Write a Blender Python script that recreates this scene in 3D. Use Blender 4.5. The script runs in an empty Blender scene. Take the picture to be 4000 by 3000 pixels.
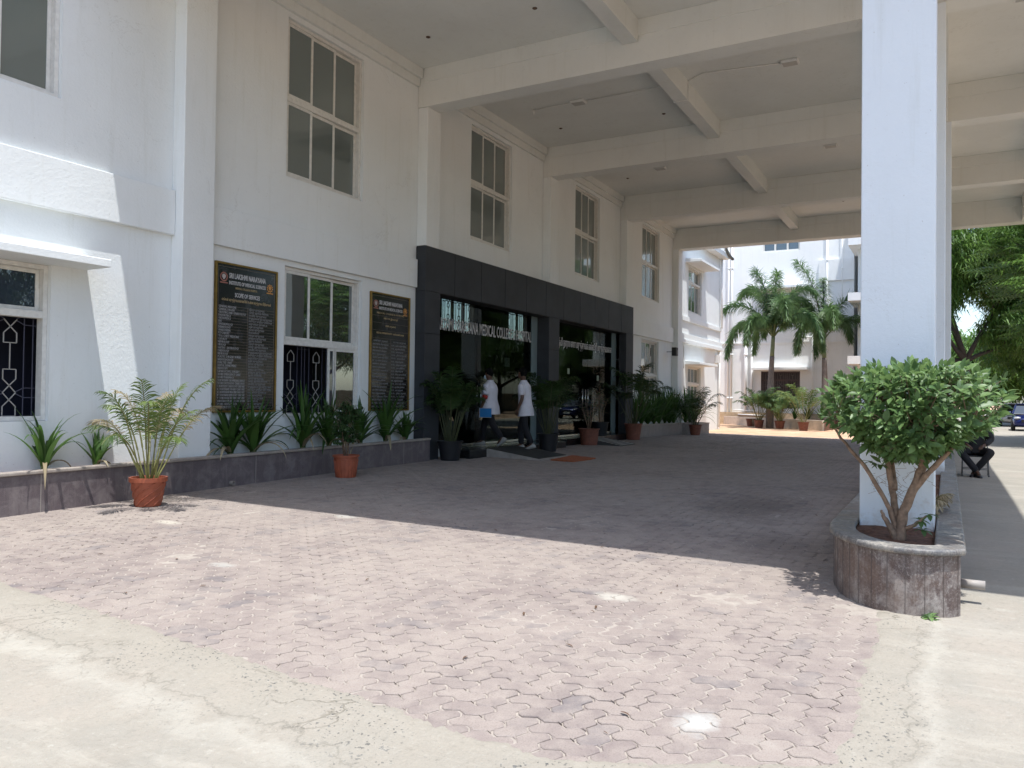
import bpy, math, random
from mathutils import Vector, Matrix, noise
R = math.radians
random.seed(7)
sc = bpy.context.scene
COL = sc.collection

# ------------------------------------------------------------------ camera, sky, sun, exposure
cam_d = bpy.data.cameras.new('camera'); cam = bpy.data.objects.new('camera', cam_d); COL.objects.link(cam)
cam_d.sensor_width = 36.0; cam_d.lens = 36 * 3085 / 4000; cam_d.clip_end = 2000; cam_d.clip_start = 0.05
def cam_basis():
    th = math.atan(1700 / 3085.); pitch = 0.0157; roll = 0.0123
    fw = Vector((math.cos(th) * math.cos(pitch), math.sin(th) * math.cos(pitch), math.sin(pitch)))
    rt = Vector((math.sin(th), -math.cos(th), 0)); up = rt.cross(fw)
    c, s = math.cos(roll), math.sin(roll)
    return fw, c * rt + s * up, c * up - s * rt
fw, rt, up = cam_basis()
M3 = Matrix((rt, up, -fw)).transposed()
cam.matrix_world = Matrix.Translation((0, 0, 1.4)) @ M3.to_4x4()
sc.camera = cam
sc.render.resolution_x = 1024; sc.render.resolution_y = 768

SUN = Vector((-0.18, -0.21, 1.0)).normalized()
world = bpy.data.worlds.new('World'); sc.world = world; world.use_nodes = True
nt = world.node_tree; bg = nt.nodes['Background']
sky = nt.nodes.new('ShaderNodeTexSky'); sky.sky_type = 'NISHITA'; sky.sun_disc = False
sky.sun_elevation = math.asin(SUN.z); sky.sun_rotation = math.atan2(SUN.x, SUN.y)
sky.air_density = 1.0; sky.dust_density = 1.6; sky.ozone_density = 1.0
nt.links.new(sky.outputs[0], bg.inputs[0]); bg.inputs[1].default_value = 0.15
sd = bpy.data.lights.new('sun', 'SUN'); sd.energy = 3.0; sd.angle = R(0.5); sd.color = (1, .992, .972)
so = bpy.data.objects.new('sun', sd); COL.objects.link(so)
so.rotation_euler = SUN.to_track_quat('Z', 'Y').to_euler(); so.location = (0, 0, 30)
vs = sc.view_settings; vs.view_transform = 'Standard'; vs.look = 'None'; vs.exposure = 1.0; vs.gamma = 1
vs.use_curve_mapping = False
try:
    cy = sc.cycles
    cy.max_bounces = 10; cy.diffuse_bounces = 6; cy.glossy_bounces = 4; cy.transmission_bounces = 6
    cy.transparent_max_bounces = 12; cy.caustics_reflective = False; cy.caustics_refractive = False
    cy.sample_clamp_indirect = 6
except Exception: pass

# ------------------------------------------------------------------ mesh builder
class MB:
    def __init__(s): s.v = []; s.f = []; s.a = []; s.var = 0.5
    def add(s, vs_, fs, var=None):
        o = len(s.v); s.v.extend([tuple(p) for p in vs_])
        for f in fs: s.f.append(tuple(i + o for i in f)); s.a.append(s.var if var is None else var)
    def box(s, x0, x1, y0, y1, z0, z1):
        s.add([(x0,y0,z0),(x1,y0,z0),(x1,y1,z0),(x0,y1,z0),(x0,y0,z1),(x1,y0,z1),(x1,y1,z1),(x0,y1,z1)],
              [(0,3,2,1),(4,5,6,7),(0,1,5,4),(1,2,6,5),(2,3,7,6),(3,0,4,7)])
        return s
    def quad(s, a, b, c, d, var=None): s.add([a, b, c, d], [(0, 1, 2, 3)], var)
    def prism(s, poly, z0, z1):
        n = len(poly)
        s.add([(x, y, z0) for x, y in poly] + [(x, y, z1) for x, y in poly],
              [tuple(range(n - 1, -1, -1)), tuple(range(n, 2 * n))] + [(i, (i + 1) % n, n + (i + 1) % n, n + i) for i in range(n)])
        return s
    def tube(s, pts, rad, seg=8, cap=True, var=None):
        pts = [Vector(p) for p in pts]; n = len(pts)
        if not hasattr(rad, '__len__'): rad = [rad] * n
        vs_ = []; fs = []; pn = None
        for i, p in enumerate(pts):
            t = (pts[min(i + 1, n - 1)] - pts[max(i - 1, 0)])
            if t.length < 1e-9: t = Vector((0, 0, 1))
            t.normalize()
            if pn is None:
                a = Vector((1, 0, 0)) if abs(t.x) < .8 else Vector((0, 1, 0))
                pn = t.cross(a).normalized()
            else:
                pn = (pn - t * pn.dot(t)).normalized()
            b = t.cross(pn)
            for k in range(seg):
                an = 2 * math.pi * k / seg
                vs_.append(p + (pn * math.cos(an) + b * math.sin(an)) * rad[i])
        for i in range(n - 1):
            for k in range(seg):
                k2 = (k + 1) % seg
                fs.append((i * seg + k, i * seg + k2, (i + 1) * seg + k2, (i + 1) * seg + k))
        if cap: fs.append(tuple(range(seg - 1, -1, -1))); fs.append(tuple((n - 1) * seg + k for k in range(seg)))
        s.add(vs_, fs, var); return s
    def lathe(s, prof, seg=24, c=(0, 0, 0), axis='z'):
        n = len(prof); vs_ = []; fs = []
        for r, z in prof:
            for k in range(seg):
                an = 2 * math.pi * k / seg; x, y = r * math.cos(an), r * math.sin(an)
                if axis == 'z': vs_.append((c[0] + x, c[1] + y, c[2] + z))
                elif axis == 'y': vs_.append((c[0] + x, c[1] + z, c[2] + y))
                else: vs_.append((c[0] + z, c[1] + x, c[2] + y))
        for i in range(n - 1):
            for k in range(seg):
                k2 = (k + 1) % seg; fs.append((i * seg + k, i * seg + k2, (i + 1) * seg + k2, (i + 1) * seg + k))
        if prof[0][0] > 1e-4: fs.append(tuple(range(seg - 1, -1, -1)))
        if prof[-1][0] > 1e-4: fs.append(tuple((n - 1) * seg + k for k in range(seg)))
        s.add(vs_, fs); return s
    def ball(s, c, r, seg=12, rings=8):
        if not hasattr(r, '__len__'): r = (r, r, r)
        vs_ = []; fs = []
        for i in range(rings + 1):
            a = math.pi * i / rings
            for k in range(seg):
                b = 2 * math.pi * k / seg
                vs_.append((c[0] + r[0] * math.sin(a) * math.cos(b), c[1] + r[1] * math.sin(a) * math.sin(b), c[2] + r[2] * math.cos(a)))
        for i in range(rings):
            for k in range(seg):
                k2 = (k + 1) % seg; fs.append((i * seg + k, (i + 1) * seg + k, (i + 1) * seg + k2, i * seg + k2))
        s.add(vs_, fs); return s
    def build(s, name, mat, parent=None, smooth=False, bevel=0, loc=None, rotz=0):
        me = bpy.data.meshes.new(name); me.from_pydata(s.v, [], s.f)
        at = me.attributes.new('var', 'FLOAT', 'FACE'); at.data.foreach_set('value', s.a)
        me.materials.append(mat)
        if smooth: me.polygons.foreach_set('use_smooth', [True] * len(s.f))
        me.update()
        o = bpy.data.objects.new(name, me); COL.objects.link(o)
        if parent: o.parent = parent
        if loc: o.location = loc
        if rotz: o.rotation_euler = (0, 0, rotz)
        if bevel:
            m = o.modifiers.new('bevel', 'BEVEL'); m.width = bevel; m.segments = 2; m.limit_method = 'ANGLE'; m.angle_limit = R(40)
        return o
def thing(name, label, cat, loc=(0, 0, 0), rz=0, group=None):
    o = bpy.data.objects.new(name, None); COL.objects.link(o); o.location = loc; o.rotation_euler = (0, 0, rz)
    o['label'] = label; o['category'] = cat
    if group: o['group'] = group
    return o
def tag(o, label, cat, group=None):
    o['label'] = label; o['category'] = cat
    if group: o['group'] = group
    return o
def structure(o): o['kind'] = 'structure'; return o
def copy_tree(o, parent=None):
    c = o.copy(); COL.objects.link(c)
    if parent: c.parent = parent
    for ch in [x for x in bpy.data.objects if x.parent == o and x != c]: copy_tree(ch, c)
    return c

# ------------------------------------------------------------------ materials
def newmat(name):
    m = bpy.data.materials.new(name); m.use_nodes = True
    t = m.node_tree; b = t.nodes['Principled BSDF']
    return m, t, b
def nd(t, typ, **kw):
    n = t.nodes.new(typ)
    for k, v in kw.items(): setattr(n, k, v)
    return n
def setin(t, sock, v):
    if isinstance(v, bpy.types.NodeSocket): t.links.new(v, sock)
    elif hasattr(v, '__len__') and len(v) == 3 and sock.type == 'RGBA': sock.default_value = (*v, 1)
    else: sock.default_value = v
def pos(t, kind='Position'):
    g = nd(t, 'ShaderNodeNewGeometry'); return g.outputs['Position']
def objc(t): return nd(t, 'ShaderNodeTexCoord').outputs['Object']
def noi(t, vec, scale, detail=4, rough=.55, dist=0.0, color=False):
    n = nd(t, 'ShaderNodeTexNoise'); t.links.new(vec, n.inputs['Vector'])
    n.inputs['Scale'].default_value = scale; n.inputs['Detail'].default_value = detail
    n.inputs['Roughness'].default_value = rough; n.inputs['Distortion'].default_value = dist
    return n.outputs['Color' if color else 'Fac']
def ramp(t, fac, stops):
    n = nd(t, 'ShaderNodeValToRGB'); t.links.new(fac, n.inputs[0]); e = n.color_ramp.elements
    while len(e) < len(stops): e.new(.5)
    for i, (p, c) in enumerate(stops):
        e[i].position = p; e[i].color = (*c, 1) if hasattr(c, '__len__') else (c, c, c, 1)
    return n.outputs[0]
def mix(t, fac, a, b, blend='MIX'):
    n = nd(t, 'ShaderNodeMix', data_type='RGBA', blend_type=blend)
    setin(t, n.inputs[0], fac); setin(t, n.inputs[6], a); setin(t, n.inputs[7], b)
    return n.outputs[2]
def math_(t, op, a, b=0.0):
    n = nd(t, 'ShaderNodeMath', operation=op); setin(t, n.inputs[0], a); setin(t, n.inputs[1], b); return n.outputs[0]
def scl(t, vec, s):
    n = nd(t, 'ShaderNodeVectorMath', operation='MULTIPLY'); t.links.new(vec, n.inputs[0]); n.inputs[1].default_value = s; return n.outputs[0]
def bump(t, b, h, strength=.3, dist=.01):
    n = nd(t, 'ShaderNodeBump'); n.inputs['Strength'].default_value = strength; n.inputs['Distance'].default_value = dist
    t.links.new(h, n.inputs['Height']); t.links.new(n.outputs[0], b.inputs['Normal'])
def attr(t, name='var'):
    a = nd(t, 'ShaderNodeAttribute'); a.attribute_name = name; return a.outputs['Fac']
def plain(name, col, rough=.5, metal=0, spec=.5, var=0.0, nscale=6, bmp=0, bscale=80):
    m, t, b = newmat(name)
    b.inputs['Roughness'].default_value = rough; b.inputs['Metallic'].default_value = metal
    b.inputs['Specular IOR Level'].default_value = spec
    if var:
        n = noi(t, pos(t), nscale, 5)
        c2 = tuple(max(0, c * (1 - var)) for c in col); c1 = tuple(min(1, c * (1 + var)) for c in col)
        t.links.new(ramp(t, n, [(.3, c2), (.7, c1)]), b.inputs['Base Color'])
    else: b.inputs['Base Color'].default_value = (*col, 1)
    if bmp: bump(t, b, noi(t, pos(t), bscale, 3), bmp, .01)
    return m
def whitewall(name, col=(.80, .805, .80), stain=.12, bmp=.5, dirt=0):
    m, t, b = newmat(name); p = pos(t)
    big = noi(t, p, .7, 6, .6); sm = noi(t, p, 9, 5, .6)
    c = mix(t, ramp(t, big, [(.35, 0), (.7, 1)]), col, tuple(x * (1 - stain * .5) for x in col))
    c = mix(t, ramp(t, sm, [(.60, 0), (.78, .4)]), c, tuple(x * (1 - stain) for x in col))
    st = noi(t, scl(t, p, (5, 5, .35)), 1.3, 5, .65)            # vertical weather streaks
    c = mix(t, ramp(t, st, [(.56, 0), (.8, .5)]), c, (col[0] * .80, col[1] * .79, col[2] * .74))
    wv = noi(t, p, .8, 7, .62, .8); lo = noi(t, p, .5, 2)
    c = mix(t, math_(t, 'MULTIPLY', ramp(t, wv, [(.4975, 0), (.5, .4), (.5025, 0)]), ramp(t, lo, [(.56, 0), (.64, 1)])), c, (.42, .42, .40))
    if dirt:
        sz = nd(t, 'ShaderNodeSeparateXYZ'); t.links.new(p, sz.inputs[0])
        hz = math_(t, 'ADD', sz.outputs[2], math_(t, 'MULTIPLY', noi(t, p, 5, 6, .7), 1.1)); c = mix(t, ramp(t, hz, [(.75, .8), (1.25, 0)]), c, (.52, .46, .40))
    sp = noi(t, p, 34, 2, .5)
    c = mix(t, ramp(t, sp, [(.735, 0), (.77, .6)]), c, (.45, .44, .42))
    t.links.new(c, b.inputs['Base Color']); b.inputs['Roughness'].default_value = .75; b.inputs['Specular IOR Level'].default_value = .25
    h = math_(t, 'ADD', noi(t, p, 26, 5, .65), math_(t, 'MULTIPLY', noi(t, p, 3, 3), 1.2))
    bump(t, b, h, bmp, .012)
    return m
def granite(name, c1, c2, pale, streak=.5, rough=0):
    m, t, b = newmat(name); p = pos(t)
    g = noi(t, p, 260, 3, .7); blot = noi(t, p, 5.5, 7, .7, .5)
    c = mix(t, ramp(t, g, [(.35, 0), (.65, 1)]), c1, c2)
    c = mix(t, ramp(t, blot, [(.47, 0), (.66, streak)]), c, pale)
    st = noi(t, scl(t, p, (9, 9, .8)), 1.4, 5, .7)
    c = mix(t, ramp(t, st, [(.5, 0), (.75, streak * .8)]), c, pale)
    if rough:
        sp = noi(t, p, 55, 5, .75); c = mix(t, ramp(t, sp, [(.53, 0), (.66, .6)]), c, pale); c = mix(t, ramp(t, sp, [(.34, .65), (.46, 0)]), c, c1)
        br = noi(t, p, 1.9, 5, .7); c = mix(t, ramp(t, br, [(.5, 0), (.66, .55)]), c, (.16, .10, .07))
    t.links.new(c, b.inputs['Base Color'])
    t.links.new(ramp(t, blot, [(.4, .38), (.7, .8)]), b.inputs['Roughness'])
    bump(t, b, blot, .25, .004)
    return m
def leafmat(name, dark, light, rough=.42, trans=.3, spec=.4, tint=None):
    m, t, b = newmat(name)
    a = attr(t); c = mix(t, a, dark, light)
    n = noi(t, pos(t), 3, 3); c = mix(t, ramp(t, n, [(.3, 0), (.75, .35)]), c, tuple(x * .7 for x in dark))
    t.links.new(c, b.inputs['Base Color']); b.inputs['Roughness'].default_value = rough
    b.inputs['Specular IOR Level'].default_value = spec
    tr = nd(t, 'ShaderNodeBsdfTranslucent'); t.links.new(mix(t, .5, c, tint or tuple(min(1, x * 1.6) for x in light)), tr.inputs[0])
    mx = nd(t, 'ShaderNodeMixShader'); mx.inputs[0].default_value = trans
    t.links.new(b.outputs[0], mx.inputs[1]); t.links.new(tr.outputs[0], mx.inputs[2])
    t.links.new(mx.outputs[0], t.nodes['Material Output'].inputs[0])
    return m
def glassy(name, base, refl=.35, rough=.015, tintrefl=(.85, .92, .9)):
    m, t, b = newmat(name); b.inputs['Base Color'].default_value = (*base, 1); b.inputs['Roughness'].default_value = .35
    g = nd(t, 'ShaderNodeBsdfGlossy'); g.inputs['Roughness'].default_value = rough; g.inputs['Color'].default_value = (*tintrefl, 1)
    lw = nd(t, 'ShaderNodeFresnel'); lw.inputs[0].default_value = 1.5
    f = math_(t, 'ADD', math_(t, 'MULTIPLY', lw.outputs[0], .8), refl)
    n = noi(t, pos(t), 1.1, 2); nb = nd(t, 'ShaderNodeBump'); nb.inputs['Strength'].default_value = .05; nb.inputs['Distance'].default_value = .02
    t.links.new(n, nb.inputs['Height']); t.links.new(nb.outputs[0], g.inputs['Normal'])
    mx = nd(t, 'ShaderNodeMixShader'); t.links.new(f, mx.inputs[0])
    t.links.new(b.outputs[0], mx.inputs[1]); t.links.new(g.outputs[0], mx.inputs[2])
    t.links.new(mx.outputs[0], t.nodes['Material Output'].inputs[0])
    return m
def seeglass(name, tint, refl=.06, k=1.0):
    m, t, b = newmat(name); t.nodes.remove(b)
    tr = nd(t, 'ShaderNodeBsdfTransparent'); tr.inputs[0].default_value = (*tint, 1)
    g = nd(t, 'ShaderNodeBsdfGlossy'); g.inputs['Roughness'].default_value = .01
    lw = nd(t, 'ShaderNodeFresnel'); lw.inputs[0].default_value = 1.5
    f = math_(t, 'ADD', math_(t, 'MULTIPLY', lw.outputs[0], k), refl)
    mx = nd(t, 'ShaderNodeMixShader'); t.links.new(f, mx.inputs[0])
    t.links.new(tr.outputs[0], mx.inputs[1]); t.links.new(g.outputs[0], mx.inputs[2])
    t.links.new(mx.outputs[0], t.nodes['Material Output'].inputs[0])
    return m

WHITE = whitewall('white painted plaster', (.76, .79, .79), bmp=.35)
WHITE_IN = whitewall('cream white canopy plaster', (.72, .735, .71), .17, .15)
WHITE_FAR = whitewall('white painted render of rear block', (.82, .83, .82), .12, .3)
FRAME = plain('off white window frame', (.66, .655, .62), .45, var=.10, nscale=14)
GLASS_UP = glassy('green grey tinted pane', (.105, .125, .118), .16)
GLASS_LOW = glassy('dark mirror tinted pane', (.006, .009, .011), .28)
GLASS_BLUE = glassy('blue black tinted pane', (.004, .012, .034), .12)
DOORGLASS = seeglass('smoked door glass', (.50, .55, .53), .0, .22)
PORTAL = plain('charcoal cladding panel', (.040, .044, .050), .6, spec=.25, var=.15, nscale=2)
PORTAL_D = plain('dark joint filler', (.006, .006, .007), .7)
GREYEDGE = plain('pale grey green glass edge panel', (.20, .26, .27), .3)
GRAN = granite('grey purple granite cladding', (.07, .055, .06), (.15, .12, .125), (.27, .235, .22), .45)
GRAN_R = granite('weathered granite cladding', (.060, .042, .038), (.155, .115, .105), (.42, .385, .35), .7, 1)
COPE = granite('granite coping', (.20, .17, .15), (.36, .31, .27), (.50, .45, .38), .4)
COPE_R = granite('grey granite coping', (.075, .075, .078), (.19, .185, .18), (.45, .41, .34), .6, 1)
STEEL = plain('brushed steel', (.6, .6, .58), .25, 1)
GALV = plain('painted steel tube', (.22, .22, .22), .4, .6)
BLACK = plain('black satin', (.008, .008, .009), .5)
DARKROOM = plain('unlit room darkness', (.018, .020, .04), .8)  # near-black colour stands in for the shade of unlit rooms behind the grilles
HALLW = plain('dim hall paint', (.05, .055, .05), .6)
DARKSTONE = plain('black granite floor', (.012, .012, .013), .18, var=.3, nscale=40)
TERRA = plain('terracotta plastic', (.33, .085, .04), .5, var=.18, nscale=9)
TERRA_D = plain('dusty brown clay', (.17, .06, .038), .7, var=.25, nscale=12)
BLACKPOT = plain('black plastic pot', (.012, .013, .016), .4)
SOIL = plain('red brown soil', (.13, .06, .035), .95, var=.45, nscale=22, bmp=1, bscale=40)
GOLD = plain('gold painted frame', (.26, .17, .045), .35, .7, var=.2, nscale=12)
PIPE = plain('white plastic pipe', (.72, .72, .70), .45, var=.08)
LETTER_W = plain('white lettering', (.52, .52, .52), .5)
LETTER_R = plain('engraved grey lettering', (.36, .36, .36), .5)
LETTER_D = plain('dull silver lettering', (.24, .24, .24), .5)
LETTER_G = plain('faint gold lettering', (.42, .32, .17), .5)
def board_mat():
    m, t, b = newmat('polished black granite board'); b.inputs['Base Color'].default_value = (.012, .011, .012, 1)
    b.inputs['Roughness'].default_value = .13; b.inputs['Specular IOR Level'].default_value = .7
    n = noi(t, pos(t), 2.3, 5, .6, 1.2); t.links.new(ramp(t, n, [(.5, (.012, .011, .012)), (.72, (.05, .05, .055))]), b.inputs['Base Color'])
    return m
BOARD = board_mat()

def G(X, Y):
    if X < 17: a = -.1 * min(2.2, ((X - 17) / 12) ** 2)
    else: a = -.1 * min(1.0, ((X - 17) / 16) ** 2)
    return a - .011 * min(12, max(0, 9.6 - Y))

# ------------------------------------------------------------------ ground
def frange(a, b, s):
    r = []; x = a
    while x < b - 1e-6: r.append(x); x += s
    return r + [b]
XS = [-300, -120, -60, -30, -20, -14] + frange(-10, 50, 1) + [55, 60, 70, 85, 110, 150, 220, 400, 900]
YS = [-600, -250, -120, -70, -40, -25, -18, -12, -8] + frange(-5, 14, 1) + [20, 30, 45, 80, 150, 400]
def gsheet(xs, ys, dz):
    mb = MB(); n = len(ys)
    vs_ = [(x, y, G(x, y) + dz) for x in xs for y in ys]
    fs = [(i * n + j, (i + 1) * n + j, (i + 1) * n + j + 1, i * n + j + 1) for i in range(len(xs) - 1) for j in range(n - 1)]
    mb.add(vs_, fs); return mb
def soilmat():
    m, t, b = newmat('dry sandy earth'); p = pos(t)
    n = noi(t, p, 1.2, 8, .65); n2 = noi(t, p, 14, 4, .6)
    c = ramp(t, n, [(.3, (.42, .25, .15)), (.6, (.55, .37, .24)), (.8, (.62, .46, .33))])
    c = mix(t, ramp(t, n2, [(.62, 0), (.75, .5)]), c, (.25, .16, .10))
    t.links.new(c, b.inputs['Base Color']); b.inputs['Roughness'].default_value = .95
    bump(t, b, n2, .6, .03); return m
structure(gsheet(XS, YS, 0).build('ground', soilmat()))

def concretemat():
    m, t, b = newmat('worn pale concrete'); p = pos(t)
    big = noi(t, p, .55, 7, .62, .4); mid = noi(t, p, 3.2, 6, .65); fine = noi(t, p, 70, 4, .6)
    c = ramp(t, big, [(.28, (.25, .228, .192)), (.5, (.31, .283, .238)), (.72, (.345, .302, .255))])
    c = mix(t, ramp(t, mid, [(.42, 0), (.72, .6)]), c, (.27, .258, .225))
    c = mix(t, ramp(t, fine, [(.3, .35), (.55, 0)]), c, (.27, .255, .21))
    tr = noi(t, scl(t, p, (1, .22, 1)), 2.6, 6, .7, .8)      # streaks of tyre dust
    c = mix(t, ramp(t, tr, [(.52, 0), (.70, .5)]), c, (.41, .382, .325))
    peb = ramp(t, noi(t, p, 46, 2, .5), [(.635, 0), (.665, 1)])
    e = attr(t, 'edge'); msk = ramp(t, noi(t, p, 1.7, 3), [(.44, 0), (.54, 1)])
    f = math_(t, 'MULTIPLY', peb, math_(t, 'MULTIPLY', e, msk))
    c = mix(t, math_(t, 'MULTIPLY', e, .55), c, mix(t, fine, (.24, .216, .178), (.355, .325, .27)))
    c = mix(t, f, c, (.10, .10, .095))
    wv = noi(t, p, 1.1, 6, .6, 1.5); cr = math_(t, 'MULTIPLY', math_(t, 'MULTIPLY', ramp(t, wv, [(.494, 0), (.5, .8), (.506, 0)]), e), ramp(t, big, [(.5, 0), (.56, 1)]))
    c = mix(t, cr, c, (.20, .18, .14))
    en = math_(t, 'ADD', e, math_(t, 'MULTIPLY', math_(t, 'SUBTRACT', noi(t, p, 4, 5, .65), .5), .7))
    c = mix(t, ramp(t, en, [(.22, 0), (.42, .34), (.56, 0)]), c, (.44, .42, .365))
    c = mix(t, math_(t, 'MULTIPLY', ramp(t, en, [(.60, 0), (.625, .7), (.65, 0)]), e), c, (.14, .13, .105))
    gr = noi(t, p, 23, 6, .75); c = mix(t, ramp(t, gr, [(.30, .5), (.45, 0)]), c, (.19, .175, .145)); c = mix(t, ramp(t, gr, [(.57, 0), (.72, .45)]), c, (.46, .44, .385))
    t.links.new(c, b.inputs['Base Color']); b.inputs['Roughness'].default_value = .88; b.inputs['Specular IOR Level'].default_value = .25
    h = math_(t, 'ADD', math_(t, 'MULTIPLY', mid, 2.2), math_(t, 'MULTIPLY', fine, .8))
    h = math_(t, 'SUBTRACT', h, math_(t, 'MULTIPLY', f, .5)); h = math_(t, 'SUBTRACT', h, cr)
    bump(t, b, h, .7, .012)
    return m
CONC = concretemat()
EDGE = [(-3, 4.3), (.3, 3.75), (.9, 3.45), (1.51, 3.14), (1.77, 3.13), (2.46, 3.19), (3.45, 3.28), (4.22, 3.37), (5.32, 3.46), (6.51, 3.52), (9, 3.9), (14, 4.2)]
def interp(tab, x):
    for (a, va), (b_, vb) in zip(tab, tab[1:]):
        if x <= b_: return va + (vb - va) * (x - a) / (b_ - a)
    return tab[-1][1]
def nz(x, y, z=0): return noise.noise(Vector((x, y, z)))
def xedge(y): return interp(EDGE, y) + .05 * nz(y * 1.3, 3) + .035 * nz(y * 6, 9) + .02 * nz(y * 21, 4)
def yedge(x): return .38 + .05 * nz(x * 1.5, 11) + .04 * nz(x * 6, 19) + .02 * nz(x * 23, 2) if x < 6.9 else -.085
def apron():
    mb = MB(); ed = []
    def strip(cols):      # cols: list of lists of (x,y,edge)
        base = len(mb.v); n = len(cols[0])
        for c in cols:
            for x, y, e, dz in c: mb.v.append((x, y, G(x, y) + .031 + dz)); ed.append(e)
        for i in range(len(cols) - 1):
            for j in range(n - 1):
                a = base + i * n + j
                mb.f.append((a, a + n, a + n + 1, a + 1)); mb.a.append(.5)
    ys = frange(.36, 10.2, .035)
    ds = [30, 12, 8, 5, 3, 2, 1.5, 1.1, .8, .55, .38, .25, .15, .08, .035, .0, -.02, -.04, -.065, -.09, -.12]
    cols = []
    for y in ys:
        xe = xedge(y); col = []
        for d in ds:
            e = max(0, min(1, 1.25 - d / .75)); dz = .012 * nz((xe - d) * 2.2, y * 2.2) * min(1, max(0, d + .3)) + (.006 if .0 < d < .4 else 0) + .006 * e * nz((xe - d) * 11, y * 11)
            if d < 0: dz = (d + .012) * .26 + .007 * nz(y * 17, d * 40) + .006 * nz(y * 45, d * 90)
            col.append((xe - d, y, e, dz))
        cols.append(col)
    strip(cols)
    xs = [-30, -10, -4, 0, 1.5, 2.5] + frange(3.0, 7.0, .035) + [7.6, 8.5, 10, 12, 15, 18, 21, 25, 30, 35, 40, 45, 52, 60, 75, 100, 140]
    dy = [-.12, -.09, -.065, -.04, -.02, 0, .035, .08, .16, .28, .42, .6, .8, 1.1, 1.6, 2.3, 3.2, 5, 7.5]
    cols = []
    for x in xs:
        ye = .36 if x < 3.62 else yedge(x)
        col = []
        for d in dy:
            e = max(0, min(1, 1.1 - d / .45)) if 3.6 < x < 7 else (max(0, 1.25 - (3.6 - x) / .6) if x <= 3.6 else 0)
            e = max(0, min(1, e))
            dz = .010 * nz(x * 2.2, (ye - d) * 2.2) * min(1, max(0, d)) + (.006 * e * nz(x * 11, (ye - d) * 11))
            if x > 3.62 and d < 0: dz = (d + .012) * .26 + .007 * nz(x * 17, d * 40) + .006 * nz(x * 45, d * 90)
            yy = ye - max(d, 0) if x <= 3.62 else ye - d
            col.append((x, yy, e, dz))
        cols.append(col)
    strip(cols)
    o = mb.build('pavement', CONC, smooth=True)
    at = o.data.attributes.new('edge', 'FLOAT', 'POINT'); at.data.foreach_set('value', ed)
    return structure(o)
apron()

def pavermat():
    m, t, b = newmat('dusty pink concrete pavers'); p = pos(t); a = attr(t)
    c = ramp(t, a, [(.0, (.175, .145, .138)), (.3, (.212, .175, .162)), (.62, (.24, .20, .182)), (.93, (.262, .22, .197)), (1, (.155, .138, .14))])
    fine = noi(t, p, 120, 3, .65); mid = noi(t, p, 6, 6, .65); big = noi(t, p, .55, 6, .62, .6)
    dust = ramp(t, math_(t, 'ADD', math_(t, 'MULTIPLY', mid, .6), math_(t, 'MULTIPLY', big, .5)), [(.42, .1), (.64, .9)])
    c = mix(t, dust, c, (.325, .28, .245))
    c = mix(t, ramp(t, fine, [(.36, .4), (.5, 0)]), c, (.15, .115, .10))
    pale = ramp(t, noi(t, p, 1.6, 5, .6, .5), [(.66, 0), (.76, .28)])
    c = mix(t, pale, c, (.46, .44, .38))
    # dark damp stain and cement spills, each with its own outline
    def spot(cx, cy, rx, ry, col, amt, c, soft=.25):
        sx = nd(t, 'ShaderNodeVectorMath', operation='SUBTRACT'); t.links.new(p, sx.inputs[0]); sx.inputs[1].default_value = (cx, cy, 0)
        v = scl(t, sx.outputs[0], (1 / rx, 1 / ry, 0)); ln = nd(t, 'ShaderNodeVectorMath', operation='LENGTH'); t.links.new(v, ln.inputs[0])
        d = math_(t, 'ADD', ln.outputs['Value'], math_(t, 'MULTIPLY', math_(t, 'SUBTRACT', noi(t, p, 9, 5, .7), .5), 1.3))
        return mix(t, ramp(t, d, [(1 - soft, amt), (1, 0)]), c, col)
    c = spot(3.86, 1.07, .19, .12, (.45, .45, .42), .75, c, .6)
    c = spot(5.77, 2.25, .13, .20, (.45, .43, .375), .7, c, .6)
    c = spot(6.0, 7.75, .10, .22, (.52, .49, .41), .55, c, .6)
    c = spot(7.4, 6.36, .12, .22, (.45, .44, .39), .5, c, .6)
    c = spot(4.9, 5.6, .10, .16, (.45, .45, .41), .45, c, .6)
    c = spot(11.2, 2.3, 1.6, .9, (.09, .07, .065), .55, c, .7)
    c = spot(8.6, 1.5, .9, .6, (.12, .095, .085), .45, c, .7)
    t.links.new(c, b.inputs['Base Color']); b.inputs['Roughness'].default_value = .82; b.inputs['Specular IOR Level'].default_value = .3
    bump(t, b, math_(t, 'ADD', fine, math_(t, 'MULTIPLY', mid, 1.5)), .5, .006)
    return m
def sandmat():
    m, t, b = newmat('joint sand'); p = pos(t)
    c = ramp(t, noi(t, p, 12, 6, .7), [(.35, (.28, .245, .212)), (.65, (.38, .335, .29))])
    t.links.new(c, b.inputs['Base Color']); b.inputs['Roughness'].default_value = .95
    bump(t, b, noi(t, p, 90, 4, .7), .7, .006); return m
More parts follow.
